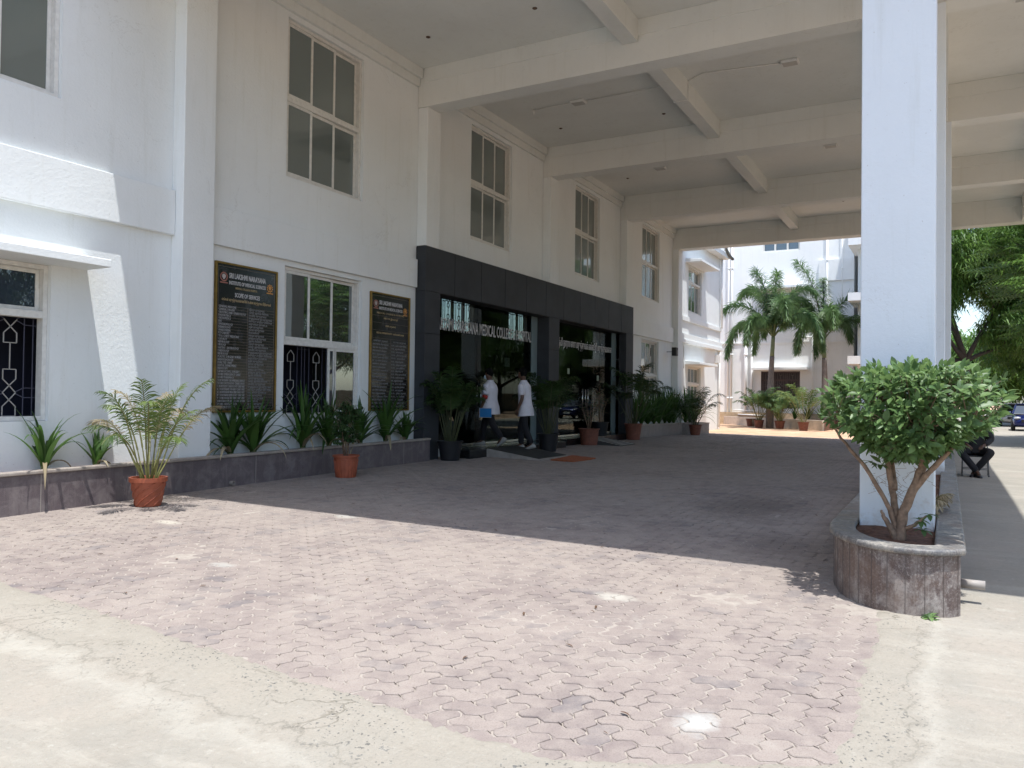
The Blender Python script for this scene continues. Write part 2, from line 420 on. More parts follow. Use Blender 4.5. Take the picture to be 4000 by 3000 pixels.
def pavers():
    A = .125; nx0, nx1 = int(2.9 / A), int(34.3 / A); ny0, ny1 = int(.2 / A), int(10.3 / A)
    S = [(0, 0), (.22, .13), (.78, -.13), (1, 0)]
    def inside(cx, cy):
        if cx < xedge(cy) - .05: return False
        if cy < (.33 if cx < 6.9 else .55): return False
        if cy > 10.1 or cx > 34.2: return False
        if cx > 6.3 and cx < 22 and cy < .7: return False
        return True
    mb = MB()
    for i in range(nx0, nx1):
        for j in range(ny0, ny1):
            k = (i + j) % 4
            # herringbone of dominoes on the lattice: horizontal dominoes start where k==0, vertical where k==2... (i-j based)
            q = (i - j) % 4
            if q == 0: cells = ((i, j), (i + 1, j)); hor = True
            elif q == 3: cells = ((i, j), (i, j + 1)); hor = False
            else: continue
            if hor: corners = [(i, j), (i + 1, j), (i + 2, j), (i + 2, j + 1), (i + 1, j + 1), (i, j + 1)]; cx, cy = (i + 1) * A, (j + .5) * A
            else: corners = [(i, j), (i + 1, j), (i + 1, j + 1), (i + 1, j + 2), (i, j + 2), (i, j + 1)]; cx, cy = (i + .5) * A, (j + 1) * A
            if not inside(cx, cy): continue
            out = []
            for n in range(6):
                p0 = corners[n]; p1 = corners[(n + 1) % 6]
                hh = p0[1] == p1[1]; rev = (p1[0] < p0[0]) or (p1[1] < p0[1])
                a0 = p1 if rev else p0
                seq = [(u, d) for u, d in S]
                if rev: seq = seq[::-1]
                for u, d in seq[:-1]:
                    if hh: out.append(((a0[0] + u) * A, (a0[1] + d) * A))
                    else: out.append(((a0[0] + d) * A, (a0[1] + u) * A))
            jx, jy, ja = random.gauss(0, .0012), random.gauss(0, .0012), random.gauss(0, .009)
            zt = .026 + random.gauss(0, .0011); tx, ty = random.gauss(0, .009), random.gauss(0, .009)
            var = random.random() ** 1.1
            if random.random() < .05: var = 1.0
            n = len(out); rings = []
            for sc_, dz in ((.93, -.014), (.915, -.0035), (.84, 0)):
                rr = []
                for x, y in out:
                    dx, dy = x - cx, y - cy
                    L = math.hypot(dx, dy); off = (1 - sc_) * A * .62
                    dx -= dx / L * off; dy -= dy / L * off
                    xx = cx + dx + jx - dy * ja; yy = cy + dy + jy + dx * ja
                    rr.append((xx, yy, G(xx, yy) + zt + dz + dx * tx + dy * ty))
                rings.append(rr)
            fs = []
            if cx < 16:
                vs_ = rings[0] + rings[1] + rings[2]
                for r_ in range(2):
                    for q2 in range(n): fs.append((r_ * n + q2, r_ * n + (q2 + 1) % n, (r_ + 1) * n + (q2 + 1) % n, (r_ + 1) * n + q2))
                fs.append(tuple(range(2 * n, 3 * n)))
            else:
                vs_ = rings[0] + rings[2]
                for q2 in range(n): fs.append((q2, (q2 + 1) % n, n + (q2 + 1) % n, n + q2))
                fs.append(tuple(range(n, 2 * n)))
            mb.add(vs_, fs, var)
    structure(mb.build('paving', pavermat()))
    bed = MB(); xs = frange(3, 14, .12) + frange(14.4, 34.3, .4); ys = frange(.2, 10.3, .12); n = len(ys)
    bed.add([(x, y, G(x, y) + .0205 + .0035 * nz(x * 3, y * 3) + .005 * nz(x * .9, y * .9, 5)) for x in xs for y in ys],
            [(i * n + j, (i + 1) * n + j, (i + 1) * n + j + 1, i * n + j + 1) for i in range(len(xs) - 1) for j in range(n - 1)])
    structure(bed.build('paving_bed', sandmat()))
pavers()

# ------------------------------------------------------------------ building helpers
def wall_x(mb, x0, x1, z0, z1, y, holes, depth):
    """wall sheet facing -Y at y with rectangular holes whose reveals go back by depth"""
    xs = sorted({x0, x1, *[h[0] for h in holes], *[h[1] for h in holes]}); zs = sorted({z0, z1, *[h[2] for h in holes], *[h[3] for h in holes]})
    for a, b in zip(xs, xs[1:]):
        for c, d in zip(zs, zs[1:]):
            mx, mz = (a + b) / 2, (c + d) / 2
            if any(h[0] < mx < h[1] and h[2] < mz < h[3] for h in holes): continue
            mb.quad((a, y, c), (b, y, c), (b, y, d), (a, y, d)); mb.quad((a, y + depth, d), (b, y + depth, d), (b, y + depth, c), (a, y + depth, c))
    for a, b, c, d in holes:
        Y = y + depth
        mb.quad((a, y, c), (a, y, d), (a, Y, d), (a, Y, c)); mb.quad((b, y, d), (b, y, c), (b, Y, c), (b, Y, d))
        mb.quad((a, y, d), (b, y, d), (b, Y, d), (a, Y, d)); mb.quad((b, y, c), (a, y, c), (a, Y, c), (b, Y, c))
    return mb
def frame_mb(mb, x0, x1, z0, z1, w, y0, y1):
    """picture-frame of four butted bars in the XZ plane"""
    mb.box(x0, x0 + w, y0, y1, z0, z1); mb.box(x1 - w, x1, y0, y1, z0, z1)
    mb.box(x0 + w, x1 - w, y0, y1, z0, z0 + w); mb.box(x0 + w, x1 - w, y0, y1, z1 - w, z1)
def bar(mb, a, b, t=.011, y=0.0, d=.012):
    (x0, z0), (x1, z1) = a, b; L = math.hypot(x1 - x0, z1 - z0) or 1; nx, nz_ = -(z1 - z0) / L * t / 2, (x1 - x0) / L * t / 2
    p = [(x0 + nx, z0 + nz_), (x1 + nx, z1 + nz_), (x1 - nx, z1 - nz_), (x0 - nx, z0 - nz_)]
    mb.add([(x, y, z) for x, z in p] + [(x, y + d, z) for x, z in p], [(0, 1, 2, 3), (7, 6, 5, 4), (0, 4, 5, 1), (1, 5, 6, 2), (2, 6, 7, 3), (3, 7, 4, 0)])
def grille(mb, mw, x0, x1, z0, z1, pitch=.52, t=.011, y=.0):
    n = max(1, round((x1 - x0) / pitch)); p = (x1 - x0) / n
    for i in range(n):
        c = x0 + (i + .5) * p
        for k in (-.44, -.27, .27, .44):
            if k in (-.44,) or k == .44 or True: bar(mb, (c + k * p, z0), (c + k * p, z1), t * .8, y + .003)
        zc = z0 + .30
        last = z0
        while zc < z1 + .2:
            q = lambda pts, m_=mw: [bar(m_, a, b, t * .95, y - .010) for a, b in zip(pts, pts[1:]) if max(a[1], b[1]) <= z1 and min(a[1], b[1]) >= z0]
            w = .078
            q([(c, zc - .09), (c + w, zc), (c, zc + .09), (c - w, zc), (c, zc - .09)])
            q([(c, zc + .09), (c + w, zc + .17), (c + w, zc + .29), (c - w, zc + .29), (c - w, zc + .17), (c, zc + .09)])
            q([(c, zc - .09), (c + w, zc - .17), (c + w, zc - .29), (c - w, zc - .29), (c - w, zc - .17), (c, zc - .09)])
            q([(c, zc + .29), (c, min(z1, zc + .62))])
            for sgn in (-1, 1):
                for pts in ([(c + sgn * w, zc + .01), (c + sgn * .27 * p, zc + .06), (c + sgn * .5 * p, zc + .06)], [(c + sgn * w, zc - .01), (c + sgn * .27 * p, zc - .06), (c + sgn * .5 * p, zc - .06)]):
                    for a, b in zip(pts, pts[1:]):
                        if z0 < a[1] < z1: bar(mb, a, b, t * .8, y - .004)
            zc += .91
    return mb
GRILLE_D = plain('dark blue grey grille paint', (.06, .06, .09), .5)
GRILLE_W = plain('silver grille paint', (.34, .33, .31), .45)

def make_window(parent, X0, Z0, W, H, tz, gl_up, gl_low, yb=10.01, lower='sash', label=None, upper='sash', name='window', grid=3, st=.05):
    f = MB(); z1 = Z0 + H
    frame_mb(f, X0 + .003, X0 + W - .003, Z0 + .003, z1 - .003, .055, yb, yb + .13)
    f.box(X0 + .058, X0 + W - .058, yb, yb + .13, tz - .05, tz + .04)
    fo = f.build(name, FRAME, parent, bevel=.004)
    if label: fo['label'] = label
    xi0, xi1 = X0 + .06, X0 + W - .06; sw = (xi1 - xi0) / grid
    def sash(xa, xb, za, zb, k, glass):
        y = yb + .012 + k * .036
        m = MB(); frame_mb(m, xa, xb, za, zb, st, y, y + .03); m.build('sash', FRAME, fo, bevel=.003)
        p = MB(); p.box(xa + st - .004, xb - st + .004, y + .012, y + .018, za + st - .004, zb - st + .004); p.build('pane', glass, fo)
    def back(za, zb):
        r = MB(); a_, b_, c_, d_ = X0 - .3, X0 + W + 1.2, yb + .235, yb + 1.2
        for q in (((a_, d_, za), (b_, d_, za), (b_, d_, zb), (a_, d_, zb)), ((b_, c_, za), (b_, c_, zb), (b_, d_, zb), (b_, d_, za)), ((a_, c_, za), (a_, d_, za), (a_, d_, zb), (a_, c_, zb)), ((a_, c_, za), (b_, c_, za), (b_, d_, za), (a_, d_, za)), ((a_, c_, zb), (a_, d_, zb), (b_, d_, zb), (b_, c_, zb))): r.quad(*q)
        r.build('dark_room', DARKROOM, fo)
    for i in range(grid): sash(xi0 + i * sw - (.03 if i else 0), xi0 + (i + 1) * sw, tz + .042, z1 - .06, min(i, 2), gl_up)
    if lower == 'sash':
        for i in range(grid): sash(xi0 + i * sw - (.03 if i else 0), xi0 + (i + 1) * sw, Z0 + .06, tz - .052, min(i, 2), gl_low)
    else:
        g, gw = MB(), MB(); grille(g, gw, X0 + .05, X0 + W - .05, Z0 + .05, tz - .05, lower, y=yb + .145)
        g.build('grille', GRILLE_D, fo); gw.build('grille_ornament', GRILLE_W, fo); back(Z0 - .3, z1)
    return fo, sash, (xi0, xi1, sw)

# ------------------------------------------------------------------ hospital building
HB = thing('hospital_building', 'long white plastered hospital block with pilasters and stacked sliding windows behind the canopy', 'building')
UW = [(4.0, 6.0), (9.93, 11.95), (15.91, 17.92), (21.93, 23.86), (27.97, 29.97)]
holes = [(a, b, 5.14, 7.9) for a, b in UW] + [(34.0, 36.1, 5.2, 7.2)]
holes += [(3.88, 5.92, 1.02, 2.99), (9.94, 11.97, 1.0, 3.60), (27.96, 29.97, 1.3, 3.60), (34.0, 36.05, .75, 2.82)]
holes += [(14.3, 25.7, .2, 3.64), (-6, -4, 5.14, 7.9)]
w = MB(); wall_x(w, -14, 39.6, -.5, 8.62, 9.95, holes, .28)
w.quad((39.6, 9.95, -.5), (39.6, 19.3, -.5), (39.6, 19.3, 8.62), (39.6, 9.95, 8.62))
w.quad((-14, 9.95, 8.62), (39.6, 9.95, 8.62), (39.6, 19.3, 8.62), (-14, 19.3, 8.62)); w.quad((-14, 19.3, -.5), (-14, 9.95, -.5), (-14, 9.95, 8.62), (-14, 19.3, 8.62))
w.build('wall', WHITE, HB)
b = MB(); b.box(-14, 7.666, 9.86, 9.951, 3.69, 4.34); b.build('wall_band', WHITE, HB, bevel=.01)
b = MB(); b.box(8.234, 13.70, 9.875, 9.951, 3.69, 4.29); b.build('wall_band', WHITE, HB, bevel=.008)
b = MB(); b.box(26.42, 31.69, 9.875, 9.951, 3.69, 4.29); b.build('wall_band', WHITE, HB, bevel=.008)
b = MB(); b.box(32.27, 39.63, 9.86, 9.951, 3.95, 4.2); b.box(32.27, 39.66, 9.80, 9.951, 3.78, 3.94); b.build('wall_band', WHITE, HB, bevel=.01)
b = MB(); b.box(32.27, 39.64, 9.88, 9.951, 4.75, 4.95); b.build('wall_band', WHITE, HB, bevel=.01)
for xa, xb in ((7.67, 8.23), (13.75, 14.25), (19.72, 20.28), (25.71, 26.27), (31.7, 32.26)):
    p = MB(); p.box(xa, xb, 9.70, 9.95, 4.5 if 13 < xa < 26 else -.4, 7.548); p.build('pilaster', WHITE, HB, bevel=.012)
b = MB(); b.box(-14, 6.05, 9.02, 9.95, 8.72, 8.86); b.build('roof_overhang', WHITE, HB)
b = MB(); b.box(-14, 39.8, 9.85, 9.95, 8.62, 9.5); b.build('parapet', WHITE, HB)
b = MB(); b.box(32.4, 39.75, 9.55, 9.94, 8.38, 8.60); b.build('roof_gutter_slab', WHITE, HB, bevel=.01)
for nm, x0_, x1_, za, yt, lab in (('sunshade', -6, 6.37, 2.99, 9.40, None), ('sunshade', 33.55, 36.6, 7.32, 9.25, None), ('sunshade', 33.55, 36.6, 2.88, 9.30, None)):
    m = MB(); m.add([(x0_, 9.951, za), (x1_, 9.951, za), (x1_, yt, za + .0), (x0_, yt, za + .0), (x0_, 9.951, za + .17), (x1_, 9.951, za + .17), (x1_, yt, za + .10), (x0_, yt, za + .10)],
          [(0, 1, 2, 3), (4, 7, 6, 5), (3, 2, 6, 7), (1, 5, 6, 2), (0, 3, 7, 4)])
    m.build(nm, WHITE, HB, bevel=.008)
# windows
def upper(i, label=None, gl=GLASS_UP, gl2=None): 
    a, b_ = UW[i]; return make_window(HB, a, 5.14, b_ - a, 2.76, 6.52, gl, gl2 or gl, label=label)
for i in range(5): upper(i)
make_window(HB, 34.0, 5.2, 2.1, 2.0, 6.55, GLASS_LOW, GLASS_LOW)
make_window(HB, 3.88, 1.02, 2.04, 1.97, 2.36, GLASS_BLUE, GLASS_LOW, lower=.64, label='lower window with ornamental grille and blue black top panes')
fo, sash, (xa, xb, sw) = make_window(HB, 9.94, 1.0, 2.03, 2.60, 2.30, GLASS_LOW, GLASS_LOW, lower=.64, label='half open lower window between the two boards showing a chain pattern grille')
sash(xa + sw * 1.78, xa + sw * 2.08, 1.06, 2.25, 0, GLASS_BLUE); sash(xa + sw * 1.95, xa + sw * 2.22, 1.06, 2.25, 1, GLASS_BLUE); sash(xa + sw * 2.05, xb, 1.06, 2.25, 0, GLASS_LOW)
make_window(HB, 27.96, 1.3, 2.01, 2.30, 2.28, GLASS_LOW, GLASS_LOW)
make_window(HB, 34.0, .75, 2.05, 2.07, 2.05, GLASS_LOW, GLASS_LOW)
# narrow painted drain pipe on the far wing and small box
m = MB(); m.tube([(39.1, 9.86, 0), (39.1, 9.86, 3.7)], .05, 8); m.tube([(39.35, 9.83, 4.9), (39.35, 9.83, 8.4)], .05, 8); m.build('downpipe', PIPE, HB, smooth=True)
m = MB(); m.tube([(33.3, 9.93, 3.66), (33.3, 9.93, 2.75), (33.3, 9.93, 2.7)], .018, 6); m.tube([(32.9, 9.92, 3.66), (33.3, 9.92, 3.72)], .018, 6); m.build('cable', PIPE, HB)
m = MB(); m.box(38.55, 38.95, 9.78, 9.95, 3.15, 3.55); m.build('meter_box', PIPE, HB, bevel=.01)
DARKP = plain('dark rubber sheath', (.16, .17, .17), .7)
m = MB(); m.tube([(36.6, 9.5, 8.95), (37.6, 9.5, 8.92), (38.6, 9.5, 8.80), (39.4, 9.5, 8.55), (39.95, 9.45, 8.42)], .08, 10)
m.build('roof_pipe', DARKP, HB, smooth=True)
m = MB()
for x in (36.9, 37.7, 38.5): m.tube([(x, 9.5, 8.6), (x, 9.5, 8.86)], .03, 6)
m.build('pipe_support', PIPE, HB)
# hall behind the glass
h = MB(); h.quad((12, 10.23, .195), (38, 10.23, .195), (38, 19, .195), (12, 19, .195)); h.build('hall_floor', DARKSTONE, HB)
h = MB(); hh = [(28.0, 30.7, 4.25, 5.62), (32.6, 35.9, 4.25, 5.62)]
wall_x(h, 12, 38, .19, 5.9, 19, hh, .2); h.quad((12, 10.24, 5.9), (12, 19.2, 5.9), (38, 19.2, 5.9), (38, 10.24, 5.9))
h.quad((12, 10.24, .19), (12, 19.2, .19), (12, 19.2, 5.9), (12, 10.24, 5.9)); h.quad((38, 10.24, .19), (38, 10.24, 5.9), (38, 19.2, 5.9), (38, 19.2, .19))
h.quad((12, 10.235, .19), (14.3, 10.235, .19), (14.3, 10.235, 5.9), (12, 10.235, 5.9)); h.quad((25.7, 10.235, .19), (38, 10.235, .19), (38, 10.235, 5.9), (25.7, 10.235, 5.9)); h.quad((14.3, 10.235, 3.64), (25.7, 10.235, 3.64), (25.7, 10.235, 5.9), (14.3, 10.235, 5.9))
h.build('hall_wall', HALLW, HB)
for a, b_, n in ((28.0, 30.7, 3), (32.6, 35.9, 3)):
    f = MB(); frame_mb(f, a, b_, 4.25, 5.62, .05, 18.92, 19.0)
    for k in range(1, n): x = a + (b_ - a) * k / n; f.box(x - .05, x + .05, 18.92, 19.0, 4.3, 5.57)
    fo2 = f.build('window', DARKP, HB)
    g, gw = MB(), MB(); grille(g, gw, a + .06, b_ - .06, 4.31, 5.56, .82, t=.045, y=18.9); g.build('grille', BLACK, fo2); gw.build('grille_ornament', BLACK, fo2)
m = MB(); m.box(24.5, 25.1, 14, 14.6, .2, 5.9); m.build('hall_column', HALLW, HB)
m = MB(); m.box(19.4, 20.4, 14.3, 14.4, .9, 2.75)
m.build('notice_cabinet', plain('dim cabinet', (.035, .038, .04), .4), HB)
m = MB()
for k in range(5): m.box(19.45, 20.35, 14.27, 14.3, 1.0 + k * .34, 1.27 + k * .34)
m.build('cabinet_shelf', plain('dim notice paper', (.12, .12, .11), .6, var=.5, nscale=30), HB)
m = MB(); m.box(17.0, 18.3, 13.4, 14.0, .2, 1.25); m.build('reception_desk', plain('dim tan desk', (.16, .13, .08), .5), HB)

# ------------------------------------------------------------------ portal
PT = thing('entrance_portal', 'dark charcoal panelled entrance surround with two smoked glass door bays', 'doorway', (13.73, 9.7, 0))
def pb(mb, x0, x1, y0, y1, z0, z1): mb.box(x0 - 13.73, x1 - 13.73, y0 - 9.7, y1 - 9.7, z0, z1)
core = MB(); pb(core, 13.74, 14.29, 9.71, 10.23, -.3, 4.57); pb(core, 19.71, 20.34, 9.71, 10.23, -.3, 3.63); pb(core, 25.71, 26.39, 9.71, 10.23, -.3, 4.57); pb(core, 14.29, 25.71, 9.71, 10.23, 3.64, 4.57)
core.build('joint_filler', PORTAL_D, PT)
g = .016
m = MB(); n = 11
for i in range(n):
    x0_ = 13.725 + (12.675 / n) * i; x1_ = 13.725 + (12.675 / n) * (i + 1) - g
    pb(m, x0_, x1_, 9.69, 9.712, 3.63, 4.585)
pb(m, 13.725, 26.40, 9.712, 9.93, 4.572, 4.588); pb(m, 14.3, 25.7, 9.712, 10.1, 3.622, 3.64)
m.build('fascia', PORTAL, PT, bevel=.003)
for nm, xa, xb, ret in (('pillar', 13.725, 14.30, 9.94), ('pillar', 19.69, 20.35, 10.08), ('pillar', 25.70, 26.40, 10.08)):
    m = MB()
    for za, zb in ((-.25, 1.366), (1.374, 2.716), (2.724, 3.622)):
        pb(m, xa, xb, 9.69, 9.712, za, zb); pb(m, xa, xa + .014, 9.712, ret, za, zb); pb(m, xb - .014, xb, 9.712, 9.94, za, zb)
    if xa < 14: pb(m, xa, xa + .014, 9.712, ret, 3.63, 4.57)
    m.build(nm, PORTAL, PT, bevel=.003)
for xa, xb, seams, grey in ((14.31, 19.36, (16.5, 17.9), (19.36, 19.69)), (20.36, 25.31, (22.0, 23.3, 24.3), (25.31, 25.70))):
    m = MB(); xs = [xa, *seams, xb]
    for a, b_ in zip(xs, xs[1:]): pb(m, a + .004, b_ - .004, 10.08, 10.092, .21, 3.62)
    gl = m.build('door_glass', DOORGLASS, PT)
    m = MB(); pb(m, grey[0], grey[1], 10.06, 10.1, .2, 3.62); m.build('side_panel', GREYEDGE, PT)
    m = MB(); pb(m, xa, xb, 10.05, 10.11, .2, .26); m.build('door_rail', STEEL, PT)
for x in (16.44, 16.62, 22.80, 23.02, 23.22):
    m = MB(); m.tube([(x - 13.73, .33, 1.02), (x - 13.73, .33, 1.66)], .017, 8)
    for z in (1.1, 1.58): m.tube([(x - 13.73, .33, z), (x - 13.73, .39, z)], .01, 6)
    m.build('door_handle', STEEL, PT, smooth=True)
for x0_, z0_, c in ((18.35, 1.30, PORTAL), (23.95, 1.20, PORTAL)):
    m = MB(); pb(m, x0_ + .1, x0_ + 1.9 - .5, 10.1, 10.16, z0_, z0_ + .32); m.build('cross_rail', plain('dark grey rail', (.07, .08, .08), .4), PT)
m = MB()
for x, z, s in ((21.75, 2.10, .17), (24.05, 1.95, .17)): pb(m, x, x + s * .9, 10.073, 10.078, z, z + s)
m.build('sticker', plain('pale green sticker', (.30, .36, .27), .6), PT)
m = MB(); pb(m, 18.0, 18.28, 10.15, 10.17, 2.18, 2.42); m.build('notice', plain('notice card', (.5, .5, .46), .6), PT)
# lettering helper
def text_into(mb, body, size, x, y, z, width=None, sx=1.0, align='LEFT', depth=.004, off=0.0, res=2):
    cu = bpy.data.curves.new('t', 'FONT'); cu.body = body; cu.size = size; cu.resolution_u = res; cu.extrude = depth / 2; cu.offset = off
    o = bpy.data.objects.new('t', cu); COL.objects.link(o)
    dg = bpy.context.evaluated_depsgraph_get(); me = bpy.data.meshes.new_from_object(o.evaluated_get(dg))
    if len(me.vertices):
        X = [v.co.x for v in me.vertices]; a, b_ = min(X), max(X)
        k = (width / (b_ - a)) if width else sx
        x_ = x - (b_ - a) * k / 2 if align == 'CENTER' else x
        mb.add([(x_ + (v.co.x - a) * k, y - v.co.z - depth / 2, z + v.co.y) for v in me.vertices], [tuple(p.vertices) for p in me.polygons])
    bpy.data.objects.remove(o); bpy.data.curves.remove(cu); bpy.data.meshes.remove(me)
m = MB(); text_into(m, 'SRI LAKSHMI NARAYANA MEDICAL COLLEGE & HOSPITAL', .40, 14.36 - 13.73, .375, 2.90, width=4.99, off=.004); m.build('lettering', LETTER_W, PT)
m = MB(); text_into(m, 'ஸ்ரீ லக்ஷ்மி நாராயணா மருத்துவக் கல்லூரி மருத்துவமனை', .30, 20.42 - 13.73, .375, 2.93, width=4.9, off=.004); m.build('lettering', LETTER_W, PT)

m = MB(); m.box(14.75, 19.74, 9.16, 10.06, -.2, .2); tag(m.build('entrance_step', DARKSTONE, bevel=.01), 'black granite step below the left glass door bay', 'step')
m = MB(); m.box(20.36, 25.69, 9.42, 10.06, -.2, .2); tag(m.build('entrance_step', DARKSTONE, bevel=.01), 'black granite step below the right glass door bay', 'step')
def ramp_mb(x0, x1, y0, y1, z0, z1):
    m = MB(); m.add([(x0, y0, z0), (x1, y0, z0), (x1, y1, z1), (x0, y1, z1), (x0, y0, z0 - .02), (x1, y0, z0 - .02), (x1, y1, -.2), (x0, y1, -.2)],
                    [(0, 1, 2, 3), (4, 7, 6, 5), (0, 4, 5, 1), (1, 5, 6, 2), (3, 2, 6, 7), (0, 3, 7, 4)]); return m
RP = thing('entrance_ramp', 'short access ramp covered with a dark rubber mat leading up to the glass doors', 'ramp', (15.46, 7.76, 0))
ramp_mb(0, 1.56, 0, 1.395, .018, .205).build('ramp_slab', plain('grey cement ramp', (.30, .27, .24), .8, var=.2), RP)
ramp_mb(.06, 1.5, .10, 1.39, .042, .217).build('rubber_mat', plain('black ribbed rubber', (.022, .024, .022), .75, var=.4, nscale=50), RP)
RS = thing('entrance_ramp', 'small ribbed ramp with pale anti slip strips before the right door bay', 'ramp', (21.45, 8.2, 0))
ramp_mb(0, 1.15, 0, 1.21, .02, .20).build('ramp_slab', plain('dark stone ramp', (.05, .05, .05), .6), RS)
m = MB()
for k in range(9):
    y = .04 + k * .132; z = .02 + .18 * y / 1.21; z2 = .02 + .18 * (y + .055) / 1.21
    m.add([(.01, y, z + .006), (1.14, y, z + .006), (1.14, y + .055, z2 + .006), (.01, y + .055, z2 + .006)], [(0, 1, 2, 3)])
m.build('grip_strip', plain('pale grip strip', (.42, .42, .40), .6), RS)
# orange coir mat
m = MB(); P = [(15.62, 7.62), (15.55, 7.05), (16.70, 7.0), (17.0, 7.72)]; N = 14; vs_ = []
for i in range(N + 1):
    for j in range(N + 1):
        u, v = i / N, j / N
        x = (P[0][0] * (1 - u) + P[3][0] * u) * (1 - v) + (P[1][0] * (1 - u) + P[2][0] * u) * v
        y = (P[0][1] * (1 - u) + P[3][1] * u) * (1 - v) + (P[1][1] * (1 - u) + P[2][1] * u) * v
        vs_.append((x + .012 * nz(x * 5, y * 5), y + .012 * nz(x * 5, y * 5, 4), G(x, y) + .055 + .012 * nz(x * 4, y * 4)))
fs = [(i * (N + 1) + j, i * (N + 1) + j + 1, (i + 1) * (N + 1) + j + 1, (i + 1) * (N + 1) + j) for i in range(N) for j in range(N)]
m.add(vs_, fs); o = m.build('door_mat', plain('orange coir', (.30, .085, .03), .95, var=.3, nscale=40, bmp=1, bscale=120), smooth=False)
sm = o.modifiers.new('solid', 'SOLIDIFY'); sm.thickness = .03; sm.offset = -1
tag(o, 'orange coir doormat lying on the pavers at the foot of the black ramp', 'mat')

# ------------------------------------------------------------------ boards
def emblem(t, x, z, r, mat_ring, mat_in, kind):
    m = MB(); seg = 20
    for k in range(seg):
        a0, a1 = 2 * math.pi * k / seg, 2 * math.pi * (k + 1) / seg
        r2 = r * (1.0 if kind == 'seal' else (1.12 if k % 2 else .9))
        m.quad((x + r * .72 * math.cos(a0), -.013, z + r * .72 * math.sin(a0)), (x + r * .72 * math.cos(a1), -.013, z + r * .72 * math.sin(a1)), (x + r2 * math.cos(a1), -.013, z + r2 * math.sin(a1)), (x + r2 * math.cos(a0), -.013, z + r2 * math.sin(a0)))
    if kind == 'seal': m.box(x - r, x + r, -.016, -.010, z - r * 1.35, z - r * 1.08)
    else: m.box(x - r * 1.1, x + r * 1.1, -.016, -.010, z - r * 1.5, z - r * 1.2)
    m.build('emblem_ring', mat_ring, t)
    m = MB(); m.lathe([(r * .25, 0), (r * .25, .006)], 10, (x, -.016, z - r * .3), 'y'); m.lathe([(r * .48, 0), (r * .48, .005)], 14, (x, -.0155, z + r * .12), 'y')
    m.build('emblem_centre', mat_in, t)
SEAL_R = plain('seal red brown', (.30, .12, .09), .4); SEAL_W = plain('seal pale', (.45, .40, .38), .4); SEAL_G = plain('seal gold', (.55, .26, .07), .4)
def board(x0, z0, W, H, label):
    t = thing('notice_board', label, 'sign', (x0, 9.93, z0))
    m = MB(); frame_mb(m, 0, W, 0, H, .032, -.03, .02); m.build('frame', GOLD, t, bevel=.006)
    m = MB(); m.box(.032, W - .032, -.010, .015, .032, H - .032); m.build('panel', BOARD, t)
    return t
B1 = board(8.45, 1.09, 1.29, 2.36, 'tall black board with gold frame headed SCOPE OF SERVICES listing departments')
W1, H1 = 1.29, 2.36
m = MB(); text_into(m, 'SRI LAKSHMI NARAYANA', .115, .27, -.012, H1 - .235, width=.76, off=.002); text_into(m, 'INSTITUTE OF MEDICAL SCIENCES', .08, .27, -.012, H1 - .335, width=.76, off=.001)
text_into(m, 'SCOPE OF SERVICES', .095, .39, -.012, H1 - .525, width=.52, off=.001)
m.build('heading', LETTER_W, B1)
m = MB(); text_into(m, 'MEDICAL COLLEGE & HOSPITAL', .045, .40, -.012, H1 - .40, width=.45); text_into(m, 'எங்கள் மருத்துவமனையில் உள்ள மருத்துவ பிரிவுகள்', .06, .13, -.012, H1 - .60, width=1.02)
m.build('subheading', LETTER_G, B1)
rows = ['GENERAL MEDICINE', 'GENERAL SURGERY', 'OBSTETRICS AND GYNAECOLOGY', 'PAEDIATRICS', 'ORTHOPEDICS', 'ENT', 'OPHTHALMOLOGY', 'DERMATOLOGY', 'ANAESTHESIA', 'PSYCHIATRY', 'TB & CHEST MEDICINE', 'CASUALTY', 'NEPHROLOGY', 'UROLOGY', 'GASTRO - ENTEROLOGY', 'CARDIOLOGY', 'NEUROLOGY', 'PLASTIC SURGERY BURNS', 'RADIODIAGNOSIS', 'DIALYSIS UNIT', 'DENTAL DEPARTMENT', 'ENDOSCOPY', 'LAPAROSCOPIC SURGERY', '24 HRS EMERGENCY CARE', '24 HRS PHARMACY', '24 HRS INTENSIVE CARE AMBULANCE SERVICES', '24 HRS INTENSIVE CARE UNIT', 'I : 24 INTENSIVE CARDIOLOGY CARE UNIT', 'II : 24 INTENSIVE SURGERY CARE UNIT', 'III : 24 INTENSIVE MEDICINE CARE UNIT', 'IV : 24 INTENSIVE RESPIRATORY CARE UNIT', 'V : 24 NEONATAL INTENSIVE CARE UNIT', '24 HRS ULTRA SOUND, X-RAY, CT SCAN, MRI SCAN', '24 HRS CENTRAL LAB', '24 HRS BLOOD BANK']
tam = ['பொது மருத்துவம்', 'பொது அறுவை சிகிச்சை', 'மகளிர் மருத்துவம்', 'குழந்தைகள் நல மருத்துவம்', 'எலும்பு முறிவு சிகிச்சை', 'காது மூக்கு தொண்டை', 'கண் மருத்துவம்', 'தோல் மருத்துவம்', 'மயக்கவியல்', 'மனநல மருத்துவம்', 'நெஞ்சக மருத்துவம்', 'அவசர சிகிச்சை']
m1, m2, mr = MB(), MB(), MB(); rh = (H1 - .68 - .06) / len(rows)
for i, s in enumerate(rows):
    z = H1 - .68 - (i + 1) * rh + .014
    text_into(m1, s, .052 if i < 24 else .048, .075, -.012, z, width=min(.545, .0215 * len(s)), res=1)
    tt = tam[i % 12]; text_into(m2, tt, .046, .68, -.012, z, width=min(.50, .022 * len(tt)), res=1)
for i in range(len(rows) + 1):
    z = H1 - .68 - i * rh; mr.box(.06, W1 - .06, -.0125, -.009, z - .0015, z + .0015)
mr.box(.655, .659, -.0126, -.009, .06, H1 - .68)
